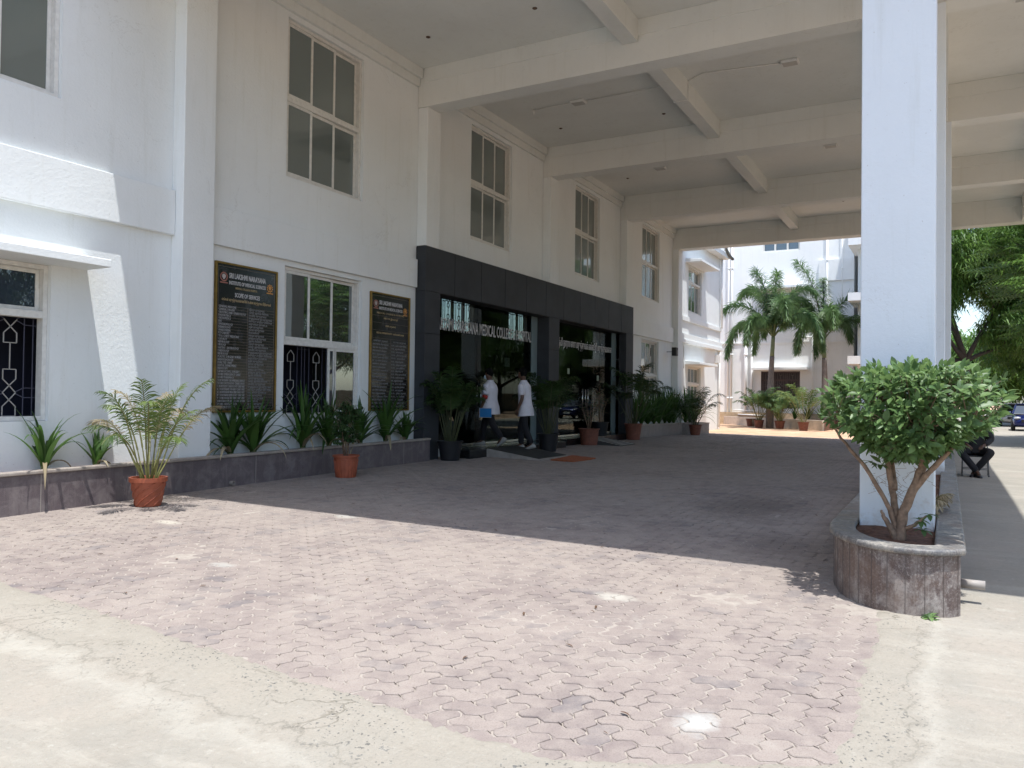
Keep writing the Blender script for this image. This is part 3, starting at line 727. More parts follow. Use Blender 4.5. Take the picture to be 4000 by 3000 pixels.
frame_mb(mr, .06, W1 - .06, .06, H1 - .065, .004, -.0122, -.009)
m1.build('lettering', LETTER_R, B1); m2.build('lettering', LETTER_D, B1); mr.build('ruled_lines', plain('thin bronze line', (.20, .16, .12), .5), B1)
emblem(B1, .165, H1 - .23, .075, SEAL_R, SEAL_W, 'seal'); emblem(B1, W1 - .165, H1 - .30, .062, SEAL_G, SEAL_G, 'sun')
B2 = board(12.21, 1.08, 1.29, 2.36, 'black board with gold frame listing doctors by department beside the dark portal')
m = MB(); text_into(m, 'SRI LAKSHMI NARAYANA', .115, .27, -.012, H1 - .235, width=.76, off=.002); text_into(m, 'INSTITUTE OF MEDICAL SCIENCES', .08, .27, -.012, H1 - .335, width=.76, off=.001)
m.build('heading', LETTER_W, B2)
m = MB(); text_into(m, 'MEDICAL COLLEGE & HOSPITAL', .045, .2, -.012, H1 - .42, width=.88, res=1)
for i, (a, z) in enumerate((('DIRECTOR  இயக்குநர்', .52), ('DEAN  முதல்வர்', .67), ('MEDICAL SUPERINTENDENT  கண்காணிப்பாளர்', .82))):
    text_into(m, a, .05, W1 / 2, -.012, H1 - z, width=min(.9, .024 * len(a)), align='CENTER', res=1)
m.build('subheading', LETTER_G, B2)
m1, m2, mr = MB(), MB(), MB(); n2 = 20; rh = (H1 - 1.0 - .06) / n2
text_into(m1, 'DEPARTMENT  துறைகள்', .046, .1, -.012, H1 - .98, width=.45, res=1); text_into(m2, 'DOCTORS  மருத்துவர்', .046, .74, -.012, H1 - .98, width=.42, res=1)
for i in range(n2):
    z = H1 - 1.0 - (i + 1) * rh + .016
    s = rows[i % 19]; text_into(m1, s + '  ' + tam[i % 12], .046, .075, -.012, z, width=.50 - .03 * (i % 4), res=1)
    text_into(m2, 'DR. M.D.,   ' + tam[(i + 4) % 12], .046, .68, -.012, z, width=.50 - .05 * (i % 3), res=1)
for z in [H1 - .46, H1 - .60, H1 - .75, H1 - .91] + [H1 - 1.0 - i * rh for i in range(n2 + 1)]: mr.box(.06, W1 - .06, -.0125, -.009, z - .0015, z + .0015)
mr.box(.655, .659, -.0126, -.009, .06, H1 - .91); frame_mb(mr, .06, W1 - .06, .06, H1 - .065, .004, -.0122, -.009)
m1.build('lettering', LETTER_D, B2); m2.build('lettering', LETTER_D, B2); mr.build('ruled_lines', plain('thin bronze line b', (.20, .16, .12), .5), B2)
emblem(B2, .165, H1 - .23, .075, SEAL_R, SEAL_W, 'seal'); emblem(B2, W1 - .165, H1 - .30, .062, SEAL_G, SEAL_G, 'sun')

# ------------------------------------------------------------------ canopy
COLUMN = whitewall('pale blue white column paint', (.74, .795, .84), .12, .35, 1)
CN = thing('entrance_canopy', 'huge white concrete porch roof on deep cross beams and square columns', 'canopy')
m = MB(); m.box(6.1, 32.26, -2.5, 9.945, 8.37, 8.62); m.build('roof_slab', WHITE_IN, CN)
m = MB(); m.box(6.1, 6.4, -2.5, 9.6, 7.55, 8.368); m.build('edge_beam', WHITE_IN, CN)
m = MB(); m.box(6.1, 32.26, -2.5, -2.2, 7.56, 8.369); m.build('edge_beam', WHITE_IN, CN)
for xa, wd in ((7.67, .56), (13.73, .45), (19.72, .45), (25.71, .45), (31.7, .56)):
    m = MB(); m.box(xa, xa + wd, -2.49, 9.947, 7.55, 8.37); m.box(xa - .022, xa + wd + .022, -2.18, 9.76, 8.07, 8.369); m.build('cross_beam', WHITE_IN, CN, bevel=.006)
    yr = .09 if xa < 8 else (.03 if xa < 14 else -.07)
    m = MB(); m.box(xa, xa + .56, yr, .68, -.35, 7.552); m.build('column', COLUMN, CN, bevel=.012)
seg = [(6.4, 7.65), (8.25, 13.71), (14.2, 19.70), (20.19, 25.69), (26.18, 31.68)]
for a, b_ in seg:
    m = MB(); m.box(a, b_, 5.0, 5.3, 7.95, 8.372); m.build('secondary_beam', WHITE_IN, CN, bevel=.006)
    m = MB(); m.box(a, b_, .0, .62, 7.56, 8.371); m.build('longitudinal_beam', WHITE_IN, CN, bevel=.006)
    m = MB(); m.box(a, b_, 9.88, 9.948, 7.99, 8.368); m.box(a, b_, 9.81, 9.879, 8.16, 8.3685); m.build('wall_beam', WHITE_IN, CN, bevel=.006)
# ceiling lights
def clight(x, y, label):
    t = thing('ceiling_light', label, 'light', (x, y, 8.368))
    m = MB(); m.box(-.13, .13, -.17, .17, -.06, 0); m.build('housing', PIPE, t, bevel=.012)
    m = MB(); m.box(-.10, .10, -.14, .14, -.068, -.061); m.build('diffuser', plain('dull diffuser', (.42, .42, .40), .4), t)
for x, y, l in ((16.9, 7.62, 'square white ceiling light in the second bay nearest the facade'), (16.85, 2.85, 'square white ceiling light in the second bay left of the big column'),
                (22.9, 7.6, 'square white ceiling light in the third bay nearest the facade'), (22.9, 2.8, 'square white ceiling light in the third bay beside the big column'),
                (15.9, -1.15, 'square white ceiling light right of the columns nearest the viewer'), (22.4, -1.0, 'square white ceiling light right of the columns in the middle bay'), (28.6, -1.0, 'square white ceiling light right of the columns farthest away')):
    clight(x, y, l)
m = MB()
for pts in ([(16.9, 8.80, 8.35), (16.9, 7.8, 8.35)], [(16.9, 7.44, 8.35), (16.88, 5.32, 8.35), (16.88, 5.315, 7.95), (16.88, 5.31, 7.935), (16.88, 4.98, 7.935), (16.88, 4.98, 8.35), (16.6, 4.6, 8.35), (16.85, 3.03, 8.35)]):
    m.tube(pts, .013, 6)
m.tube([(16.9, 8.80, 8.37), (16.9, 8.80, 8.24)], .022, 8)
tag(m.build('cable_conduit', PIPE, smooth=True), 'thin white conduit running across the ceiling between two lights', 'conduit')
HK = []
for x, y in ((12.53, 8.86), (12.47, 6.5), (18.42, 8.8), (11.0, 7.6), (22.5, 8.6), (23.6, 8.9), (29.0, 8.6), (29.4, 5.9), (29.6, 3.2), (18.6, 6.1)):
    if not HK:
        m = MB(); m.lathe([(.045, 0), (.045, -.012), (.012, -.016), (.012, -.03), (.0, -.032)], 10); o = m.build('ceiling_hook', plain('rusty hook', (.10, .06, .04), .7), smooth=True)
    else: o = HK[0].copy(); COL.objects.link(o)
    o.location = (x, y, 8.372); tag(o, 'tiny rusty hook in the canopy ceiling, ' + ('first bay near the wall beam', 'first bay near the secondary beam', 'second bay beside the far wall corner', 'above the first upper window', 'third bay over the door', 'third bay near the wall beam', 'last bay near the wall', 'last bay beside the secondary beam', 'last bay beside the big column', 'second bay near the secondary beam')[len(HK)], 'hook', 'hooks dotted over the canopy ceiling'); HK.append(o)
SPK = thing('wall_speaker', 'small black speaker box fixed to the last pilaster of the porch', 'speaker', (30.95, 9.62, 3.2))
m = MB(); m.box(-.14, .14, -.10, .08, -.17, .17); m.build('cabinet', BLACK, SPK, bevel=.01)
m = MB(); m.lathe([(.09, 0), (.075, .012), (.02, .016)], 16, (0, -.116, -.02), 'y'); m.build('speaker_cone', DARKP, SPK)
m = MB(); m.tube([(0, .08, 0), (0, .33, .0)], .015, 6); m.build('bracket', GALV, SPK)
SPK.location = (31.0, 9.62, 3.28)

# ------------------------------------------------------------------ planters
def planter(name, label, outer, top, wall_t, zb, mat, cope, cw, soil_z, closed=True, joints=True, ledge=.035):
    """outer: polyline of the outer face (walking so that inside is on the left); inner follows by normals"""
    n = len(outer)
    def off(d):
        r = []
        for i in range(n):
            p0 = Vector(outer[(i - 1) % n] if closed or i else outer[i]); p1 = Vector(outer[i]); p2 = Vector(outer[(i + 1) % n] if closed or i < n - 1 else outer[i])
            d1 = (p1 - p0); d2 = (p2 - p1)
            if d1.length < 1e-6: d1 = d2
            if d2.length < 1e-6: d2 = d1
            d1.normalize(); d2.normalize()
            nrm = Vector((-(d1.y + d2.y), d1.x + d2.x))
            nrm.normalize(); c = max(.5, nrm.dot(Vector((-d1.y, d1.x))))
            r.append(p1 + nrm * d / c)
        return r
    t = thing(name, label, 'planter', (0, 0, 0))
    def ring(a, b_, za, zb_, mat_, nm, bev=0):
        A, B = off(a), off(b_); m = MB(); rng = n if closed else n - 1
        for i in range(rng):
            j = (i + 1) % n
            def z1(p): return za if not callable(za) else za(p.x, p.y)
            def z2(p): return zb_ if not callable(zb_) else zb_(p.x, p.y)
            a0, a1, b0, b1 = A[i], A[j], B[i], B[j]
            v = [(a0.x, a0.y, z1(a0)), (a1.x, a1.y, z1(a1)), (b1.x, b1.y, z1(b1)), (b0.x, b0.y, z1(b0)), (a0.x, a0.y, z2(a0)), (a1.x, a1.y, z2(a1)), (b1.x, b1.y, z2(b1)), (b0.x, b0.y, z2(b0))]
            fs = [(0, 1, 5, 4), (2, 3, 7, 6), (4, 5, 6, 7), (0, 3, 2, 1)]
            if not closed and i == 0: fs.append((0, 4, 7, 3))
            if not closed and i == rng - 1: fs.append((1, 2, 6, 5))
            m.add(v, fs)
        o = m.build(nm, mat_, t)
        wl = o.modifiers.new('weld', 'WELD'); wl.merge_threshold = .0005
        if bev:
            b2 = o.modifiers.new('bevel', 'BEVEL'); b2.width = bev; b2.segments = 3; b2.limit_method = 'ANGLE'; b2.angle_limit = R(50)
        return o
    ring(0, wall_t, zb, (lambda x, y: top(x, y) - .045), mat, 'granite_wall')
    ring(-ledge, cw, (lambda x, y: top(x, y) - .043), top, cope, 'coping', .016)
    inn = off(cw - .01); m = MB()
    c = sum((Vector(p) for p in inn), Vector((0, 0))) / n
    # soil as a fan of small quads
    k = 7; vs_ = []; 
    for i in range(n):
        for q in range(k + 1):
            p = inn[i].lerp(Vector((inn[i].x, inn[(n - 1 - i)].y)) if False else c, q / k); vs_.append((p.x, p.y, soil_z(p.x, p.y) + .02 * nz(p.x * 6, p.y * 6)))
    return t, off, n
# left planter along the facade
def zl(x, y): return interp([(-12, .40), (5, .44), (13.8, .50)], x)
def box_planter(label, front, top, soil_back, joints, mat, cope, thick=.07, ledge=.03):
    """front: list of (x,y) left to right along the front face; back edge at y=soil_back"""
    t = thing('planter', label, 'planter', (0, 0, 0))
    m, c = MB(), MB(); n = len(front)
    N = [];
    for i in range(n):
        a = Vector(front[max(0, i - 1)]); b_ = Vector(front[min(n - 1, i + 1)]); d = (b_ - a).normalized(); N.append(Vector((d.y, -d.x)))
    def seg(mb, i, o1, o2, za, zb):
        P = []
        for j in (i, i + 1):
            f = Vector(front[j]); P.append((f + N[j] * o1, f - N[j] * o2, j))
        (a0, b0, _), (a1, b1, _) = P
        v = [(a0.x, a0.y, za(a0)), (a1.x, a1.y, za(a1)), (b1.x, b1.y, za(b1)), (b0.x, b0.y, za(b0)), (a0.x, a0.y, zb(a0)), (a1.x, a1.y, zb(a1)), (b1.x, b1.y, zb(b1)), (b0.x, b0.y, zb(b0))]
        fs = [(0, 1, 5, 4), (2, 3, 7, 6), (4, 5, 6, 7), (0, 3, 2, 1)]
        if i == 0: fs.append((0, 4, 7, 3))
        if i == n - 2: fs.append((1, 2, 6, 5))
        mb.add(v, fs)
    T = lambda p: top(p.x, p.y)
    for i in range(n - 1):
        seg(m, i, 0, thick, lambda p: -.6, lambda p: T(p) - .047)
        seg(c, i, ledge, thick + .035, lambda p: T(p) - .045, T)
    for mb, nm, mt in ((m, 'granite_wall', mat), (c, 'coping', cope)):
        o = mb.build(nm, mt, t); wl = o.modifiers.new('weld', 'WELD'); wl.merge_threshold = .0005
        b2 = o.modifiers.new('bevel', 'BEVEL'); b2.width = .012 if nm == 'coping' else .004; b2.segments = 2; b2.limit_method = 'ANGLE'; b2.angle_limit = R(50)
    j = MB()
    for x in joints:
        for i in range(n - 1):
            (xa, ya), (xb, yb) = front[i], front[i + 1]
            if xa <= x < xb:
                u = (x - xa) / (xb - xa); y = ya + (yb - ya) * u; j.box(x - .004, x + .004, y - .0025, y + .02, -.5, top(x, y) - .05)
    j.build('slab_joint', plain('pale joint grout', (.30, .27, .24), .8), t)
    s = MB(); xs = sorted({*frange(front[0][0], front[-1][0], .2), *[p[0] for p in front]})
    def fy(x):
        for i in range(n - 1):
            if front[i][0] <= x <= front[i + 1][0] + 1e-9:
                return front[i][1] + (front[i + 1][1] - front[i][1]) * (x - front[i][0]) / (front[i + 1][0] - front[i][0])
        return front[-1][1]
    vs_ = []
    for x in xs:
        for q in range(4):
            y = fy(x) + .06; y += (soil_back - y) * q / 3; vs_.append((x, y, top(x, y) - .05 + .025 * nz(x * 5, y * 5)))
    s.add(vs_, [(i * 4 + q, (i + 1) * 4 + q, (i + 1) * 4 + q + 1, i * 4 + q + 1) for i in range(len(xs) - 1) for q in range(3)])
    s.build('soil', SOIL, t, smooth=True)
    return t
box_planter('long low granite planter against the facade, under the boards and the leftmost window', [(-12, 9.56), (2, 9.56), (5.1, 9.56), (9, 9.56), (13.82, 9.58)], zl, 9.96, [1.2, 3.4, 5.62, 6.9, 9.0, 11.2, 12.9], GRAN, COPE)
# end face joins the portal
def zf(x, y): return G(x, 9.4) + .5
box_planter('granite planter with a kinked far corner beyond the dark portal', [(26.25, 9.55), (31.75, 9.50), (32.3, 8.98), (33.45, 8.85), (33.75, 9.90)], zf, 9.94, [27.8, 29.3, 30.9, 32.8], granite('paler granite cladding', (.12, .10, .10), (.23, .20, .19), (.36, .33, .30), .5), COPE)
# little drain outlet pipe in the left planter
m = MB(); m.lathe([(.032, .08), (.032, -.07), (.022, -.07), (.022, .05)], 14, (0, 0, 0), 'y')
o = m.build('drain_pipe', plain('grey drain pipe', (.20, .18, .16), .6), loc=(8.50, 9.56, .03), smooth=True); tag(o, 'short grey drain pipe poking from the foot of the long facade planter', 'pipe')

# right planter round the columns
RPT = thing('planter', 'weathered granite planter with a rounded front around the big white column', 'planter', (0, 0, 0))
ol = [(22, -.09), (6.9, -.09), (6.60, -.09), (6.52, -.03), (6.455, .08), (6.43, .2), (6.44, .33), (6.50, .46), (6.60, .58), (6.74, .68), (6.92, .77), (7.15, .83), (7.45, .86), (22, .86)]
def offs(pts, d):
    r = []; n = len(pts)
    for i in range(n):
        a = Vector(pts[max(0, i - 1)]); b_ = Vector(pts[i]); c = Vector(pts[min(n - 1, i + 1)])
        d1 = (b_ - a) if (b_ - a).length > 0 else (c - b_); d2 = (c - b_) if (c - b_).length > 0 else d1
        d1.normalize(); d2.normalize(); nn = Vector(((d1.y + d2.y), -(d1.x + d2.x))).normalized()
        r.append(b_ + nn * d / max(.6, nn.dot(Vector((d1.y, -d1.x)))))
    return r
RIM = .34
def rpoly(o1, o2, z0, z1, mat, nm, bev=0, lip=0):
    A = offs(ol, o1); B = offs(ol, o2); m = MB(); n = len(ol)
    for i in range(n - 1):
        a0, a1, b0, b1 = A[i], A[i + 1], B[i], B[i + 1]
        v = [(a0.x, a0.y, z0), (a1.x, a1.y, z0), (b1.x, b1.y, z0), (b0.x, b0.y, z0), (a0.x, a0.y, z1), (a1.x, a1.y, z1), (b1.x, b1.y, z1), (b0.x, b0.y, z1)]
        fs = [(0, 4, 5, 1), (2, 6, 7, 3), (4, 7, 6, 5), (0, 1, 2, 3)]
        if i == 0: fs.append((0, 3, 7, 4))
        if i == n - 2: fs.append((1, 5, 6, 2))
        m.add(v, fs)
    o = m.build(nm, mat, RPT); wl = o.modifiers.new('weld', 'WELD'); wl.merge_threshold = .0005
    if bev:
        b2 = o.modifiers.new('bevel', 'BEVEL'); b2.width = bev; b2.segments = 4; b2.limit_method = 'ANGLE'; b2.angle_limit = R(50)
    return o
# outward is negative here (offs gives the side the path has on its right): test orientation: path goes -X along y=-.09 so right side is +Y (inside)
rpoly(0, .07, -.5, RIM - .05, GRAN_R, 'granite_wall')
rpoly(-.035, .17, RIM - .048, RIM, COPE_R, 'coping', .019)
j = MB()
pl = [Vector(p) for p in ol[1:]]; nextd = .2; run = 0
for i in range(len(pl) - 2):
    L = (pl[i + 1] - pl[i]).length
    while nextd <= run + L:
        p = pl[i].lerp(pl[i + 1], (nextd - run) / L); d = (pl[i + 1] - pl[i]).normalized(); nn = Vector((-d.y, d.x)) * .0035; nextd += .128
        a, b_ = p - d * .0013, p + d * .0013
        if not (pl[i].x > 6.65 and pl[i].y < 0): j.add([(a.x + nn.x, a.y + nn.y, -.2), (b_.x + nn.x, b_.y + nn.y, -.2), (b_.x + nn.x, b_.y + nn.y, RIM - .05), (a.x + nn.x, a.y + nn.y, RIM - .05), (a.x, a.y, -.2), (b_.x, b_.y, -.2), (b_.x, b_.y, RIM - .05), (a.x, a.y, RIM - .05)], [(0, 1, 2, 3), (0, 4, 5, 1), (3, 2, 6, 7), (0, 3, 7, 4), (1, 5, 6, 2)])
    run += L
j.build('slab_joint', plain('dark dirty joint', (.15, .125, .11), .9), RPT)
s = MB(); xs = [6.56, 6.6, 6.7, 6.8, 6.9] + frange(7, 22, .12); vs_ = []
def ylim(x):
    hi = interp([(6.43, .2), (6.50, .46), (6.60, .58), (6.74, .68), (6.92, .77), (7.15, .83), (7.45, .86), (30, .86)], x - .10) - .09
    return (.04, max(.06, hi))
for x in xs:
    a, b_ = ylim(x)
    for q in range(9):
        y = a + (b_ - a) * q / 8; e = abs(q - 4) / 4
        vs_.append((x, y, .285 + .02 * (1 - e) + .022 * nz(x * 7, y * 7) + .012 * nz(x * 25, y * 25)))
s.add(vs_, [(i * 9 + q, (i + 1) * 9 + q, (i + 1) * 9 + q + 1, i * 9 + q + 1) for i in range(len(xs) - 1) for q in range(8)])
s.build('soil', SOIL, RPT)
m = MB(); m.lathe([(.035, 0), (.035, .17), (.027, .17), (.027, .05)], 14, (0, 0, 0), 'y')
o = m.build('drain_pipe', plain('pale grey pvc drain', (.33, .30, .27), .6), loc=(7.05, -.09, .0), smooth=True); o.rotation_euler = (0, 0, math.pi); tag(o, 'pale grey drain pipe sticking out of the rounded planter near its base', 'pipe')

# ------------------------------------------------------------------ plants
LG = leafmat('strap leaf green', (.018, .05, .012), (.09, .19, .04), .36, .25)
LF = leafmat('ficus leaf green', (.04, .095, .028), (.23, .35, .125), .45, .30, .45)
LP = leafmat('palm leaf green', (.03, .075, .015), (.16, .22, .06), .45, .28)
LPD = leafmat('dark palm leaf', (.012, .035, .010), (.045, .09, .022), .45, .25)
LFX = leafmat('foxtail palm green', (.038, .09, .036), (.19, .30, .115), .42, .33)
LT = leafmat('tree leaf green', (.026, .075, .014), (.14, .25, .05), .5, .35)
LT2 = leafmat('feathery tree green', (.022, .065, .014), (.14, .25, .05), .5, .38)
LFG = leafmat('fig leaf green', (.018, .045, .016), (.09, .16, .055), .36, .25)
BARK = plain('brown bark', (.23, .155, .105), .85, var=.35, nscale=26, bmp=.8, bscale=50)
BARK_D = plain('dark bark', (.045, .035, .028), .9, var=.3, nscale=9, bmp=.8, bscale=20)
BARK_P = plain('ringed grey palm trunk', (.17, .14, .125), .8, var=.2, nscale=10)
STEMD = plain('dark green cane', (.05, .06, .02), .5, var=.3, nscale=20)
STEMP = plain('yellow green cane', (.16, .16, .05), .5, var=.3, nscale=20)
DRY = leafmat('dry pale frond', (.25, .20, .12), (.42, .36, .24), .7, .2)

def blade(mb, base, d, up_, L, W, droop=.5, seg=5, fold=.25, var=.5, tip=.9, wprof=None):
    """a folded leaf: starts at base along d, drooping"""
    d = Vector(d).normalized(); base = Vector(base); p = base.copy(); pts = []
    for i in range(seg + 1):
        u = i / seg; pts.append(p.copy())
        d = (d + Vector((0, 0, -droop / seg * (1 + u)))).normalized(); p = p + d * (L / seg)
    rows_ = []
    for i, q in enumerate(pts):
        u = i / seg; t = (pts[min(i + 1, seg)] - pts[max(0, i - 1)]).normalized()
        s = t.cross(Vector(up_)); 
        if s.length < 1e-3: s = t.cross(Vector((1, 0, .1)))
        s.normalize(); n_ = s.cross(t)
        w = (wprof(u) if wprof else math.sin(math.pi * min(1, u * .85 + .12)) ** .7) * W / 2
        if i == seg: w = W * .02
        rows_.append((q + s * w + n_ * w * fold, q, q - s * w + n_ * w * fold))
    v = [x for r_ in rows_ for x in r_]; fs = []
    for i in range(seg):
        a = i * 3; fs += [(a, a + 3, a + 4, a + 1), (a + 1, a + 4, a + 5, a + 2)]
    mb.add(v, fs, var)
def strap_plant(x, y, z, h, label, n=16, spread=1.0, seed=0, mat=LG, w=.055, group='strap leaved lilies in the facade planters'):
    rn = random.Random(seed); m = MB()
    for i in range(n):
        az = i * 2.399 + rn.uniform(-.3, .3); el = R(rn.uniform(48, 84) if i % 3 else rn.uniform(76, 88)); L = h * rn.uniform(.85, 1.25)
        d = Vector((math.cos(az) * math.cos(el), .75 * math.sin(az) * math.cos(el), math.sin(el)))
        wp = lambda u: min(1, .55 + u * 1.5) * (1 - max(0, u - .45) / .55) ** .8
        blade(m, (rn.uniform(-.02, .02), rn.uniform(-.02, .02), 0), d, (0, 0, 1), L, w * rn.uniform(.85, 1.2), droop=rn.uniform(.35, 1.5) * spread, seg=9, fold=.35, var=rn.random(), wprof=wp)
    t = thing('strap_leaf_plant', label, 'plant', (x, y, z), rn.uniform(-.6, .6), group)
    t.scale = (rn.uniform(.9, 1.15), 1, rn.uniform(.82, 1.12))
    dm = MB()
    for i in range(2 if seed < 30 else 0):
        az = rn.uniform(-2.6, -.5); blade(dm, (0, 0, 0), (math.cos(az), .5 * math.sin(az), .9), (0, 0, 1), h * rn.uniform(.7, .95), w * .8, droop=rn.uniform(1.5, 2.2), seg=9, fold=.5, var=rn.random(), wprof=lambda u: min(1, .55 + u * 1.5) * (1 - max(0, u - .45) / .55) ** .8)
    if dm.f: dm.build('withered_leaves', DRY, t, smooth=True)
    m.build('leaves', mat, t, smooth=True)
    c = MB(); c.lathe([(.035, -.03), (.04, .03), (.02, .09)], 8); c.build('stalk', STEMP, t, smooth=True)
    return t
def cutpane(t): return t
for i, (x, h, n, sp, lab) in enumerate((
    (4.55, .60, 13, 1.0, 'low floppy strap leaved plant cut by the left edge of the photo'),
    (5.72, .70, 15, .95, 'wide spreading strap leaved plant below the leftmost grilled window'),
    (6.55, .46, 12, .5, 'small upright strap leaved plant left of the yellowish potted palm'),
    (8.55, .80, 16, .9, 'tall strap leaved plant at the left foot of the services board'),
    (9.25, .80, 18, 1.0, 'strap leaved plant at the right foot of the services board'),
    (10.15, .76, 16, 1.0, 'strap leaved plant under the left half of the open lower window'),
    (10.95, .78, 17, 1.0, 'strap leaved plant under the open lower window left of the small fig'),
    (11.75, .70, 14, 1.0, 'strap leaved plant right behind the small potted fig'),
    (12.50, .86, 18, .85, 'dark strap leaved plant in front of the doctors board'),
    (13.28, .50, 12, 1.1, 'small strap leaved plant beside the dark portal'))):
    strap_plant(x + (.12 * math.sin(i * 2.7)), 9.76, zl(x, 9.7) - .03, h * (.98 if i < 3 else 1.25), lab, n + (5 if i < 3 else 15), sp * 1.15, seed=i + 3, w=.062 if i < 3 else .085)
for i, x in enumerate((26.75, 27.4, 28.1, 28.8, 29.4, 30.1, 30.7, 31.3, 32.0, 32.6, 33.2)):
    lab = ('dark green strap leaved clump in the shaded far planter, %s from the portal' % ('nearest', 'second', 'third', 'fourth', 'fifth', 'sixth', 'seventh', 'eighth')[i]) if i < 8 else ('bright green clump at the sunlit end of the far planter, %s' % ('beside the shade', 'in the middle', 'at the outer corner')[i - 8])
    y = 9.72 if i < 8 else 9.45
    t = strap_plant(x, y, zf(x, y) - .04, 1.25, lab, 48, 1.15, seed=40 + i, group='strap leaved clumps in the far planter shade' if i < 8 else 'strap leaved clumps in the sunlit end of the far planter', w=.065)

def pot_mb(r_top, r_bot, h, rim=.03, lip=.012, ribs=0):
    m = MB(); m.lathe([(r_bot * .9, 0), (r_bot, .005), (r_top * .96, h - rim), (r_top + lip, h - rim), (r_top + lip * 1.3, h), (r_top - .01, h), (r_top - .02, h - .05), (r_top * .9, h - .07)], 32)
    return m
def pot(t, r_top, r_bot, h, mat, style=None):
    pot_mb(r_top, r_bot, h, rim=.055 if style == 'swirl' else .03).build('pot', mat, t, smooth=True)
    o = [c for c in bpy.data.objects if c.parent == t][-1]; es = o.modifiers.new('es', 'EDGE_SPLIT'); es.split_angle = R(35)
    if style == 'swirl':
        m = MB()
        for k in range(9):
            pts = []
            for i in range(13):
                u = i / 12; a = k * 2 * math.pi / 9 + u * 2.1; z = .01 + u * (h - .075); r = r_bot + (r_top * .96 - r_bot) * z / (h - .05) + .001
                pts.append((r * math.cos(a), r * math.sin(a), z))
            m.tube(pts, .009, 6)
        m.build('swirl_rib', mat, t, smooth=True)
    if style == 'ribbed':
        m = MB()
        for k in range(20):
            a = k * 2 * math.pi / 20; m.tube([((r_bot + .001) * math.cos(a), (r_bot + .001) * math.sin(a), .01), (r_top * .955 * math.cos(a), r_top * .955 * math.sin(a), h * .8)], .006, 5)
        m.tube([(r_top * .95 * math.cos(a_), r_top * .95 * math.sin(a_), h * .82) for a_ in [i * 2 * math.pi / 28 for i in range(29)]], .006, 5); m.build('rib', mat, t, smooth=True)
    s = MB(); s.lathe([(.0, h - .055), (r_top * .5, h - .05), (r_top * .93, h - .06)], 16); s.build('soil', SOIL, t)
def frond(mb, base, d, L, nl, lw, ll, droop, rn, st=None, var=None, roll=0, vee=.5):
    """feather palm frond: arching rachis with leaflet pairs"""
    d = Vector(d).normalized(); p = Vector(base); pts = []; N = 12
    for i in range(N + 1):
        u = i / N; pts.append(p.copy()); d = (d + Vector((0, 0, -droop / N * (.4 + 1.6 * u)))).normalized(); p = p + d * (L / N)
    if st is not None: st.tube(pts, [.011 * (1 - .8 * i / N) * (L / 1.0) ** .5 + .0015 for i in range(N + 1)], 5, cap=False)
    v0 = rn.random() if var is None else var
    for k in range(nl):
        u = .22 + .78 * (k + .5) / nl; f = u * N; i = min(N - 1, int(f)); q = pts[i].lerp(pts[i + 1], f - i); t = (pts[i + 1] - pts[i]).normalized()
        s = t.cross(Vector((0, 0, 1)))
        if s.length < .05: s = Vector((1, 0, 0))
        s.normalize(); n_ = s.cross(t)
        l = ll * (math.sin(math.pi * (.12 + .80 * (u - .22) / .78)) ** .6)
        for sg in (-1, 1):
            dd = (s * sg * (1 - .35 * u) + t * (.55 + .6 * u) + n_ * vee * rn.uniform(.2, .9) + Vector((rn.uniform(-.1, .1),) * 3)).normalized()
            blade(mb, q, dd, n_, l * rn.uniform(.85, 1.1), lw, droop=rn.uniform(.5, 1.2), seg=3, fold=.2, var=min(1, max(0, v0 + rn.uniform(-.25, .25))))
def areca(x, y, label, H=1.5, spread=.7, nf=14, potargs=(.21, .15, .34, TERRA, 'swirl'), seed=1, leaf=LP, ncane=7, lw=.022, ll=.24, nl=24, zoff=None, dry=0, group=None, z=None, name='potted_palm', bare=.45, el0=30):
    rn = random.Random(seed); zz = G(x, y) + (.024 if x < 34 else 0) if z is None else z
    t = thing(name, label, 'potted plant', (x, y, zz), rn.uniform(0, 6), group)
    ph = potargs[2]; pot(t, *potargs)
    st, lv, dr = MB(), MB(), MB()
    for i in range(nf):
        az = i * 2.399 + rn.uniform(-.3, .3); r = rn.uniform(.0, potargs[0] * .45); bx, by = r * math.cos(az), r * math.sin(az)
        L = (H - ph) * rn.uniform(.85, 1.15); inner = rn.random()
        el = R(86 - (30 if el0 == 30 else 14) * (i / nf) ** 1.1 - rn.uniform(0, 8))
        d0 = Vector((math.cos(az) * math.cos(el), math.sin(az) * math.cos(el), math.sin(el)))
        b0 = Vector((bx, by, ph - .06)); hb = L * rn.uniform(bare - .15, bare + .05); b1 = b0 + d0 * hb
        st.tube([b0, b0.lerp(b1, .5) + Vector((rn.uniform(-.01, .01), rn.uniform(-.01, .01), 0)), b1], [.012, .010, .007], 6, cap=False)
        isd = rn.random() < dry
        frond(dr if isd else lv, b1, d0, L * spread * rn.uniform(.9, 1.1), nl, lw, ll, rn.uniform(1.0, 2.0), rn, st)
    st.build('canes', STEMD if leaf == LPD else STEMP, t, smooth=True); lv.build('fronds', leaf, t)
    if dr.f: dr.build('dry_fronds', DRY, t)
    return t
areca(6.63, 8.95, 'yellow green areca palm in a swirl ribbed terracotta pot before the long planter', H=1.62, spread=.62, nf=17, potargs=(.215, .15, .37, TERRA, 'swirl'), seed=5, dry=.12, lw=.016, ll=.23, nl=26)
areca(14.2, 9.32, 'dark bushy palm in a black tub left of the two people at the glass doors', H=2.05, spread=.42, nf=26, el0=40, potargs=(.27, .2, .42, BLACKPOT, None), seed=9, leaf=LPD, ll=.30, nl=26)
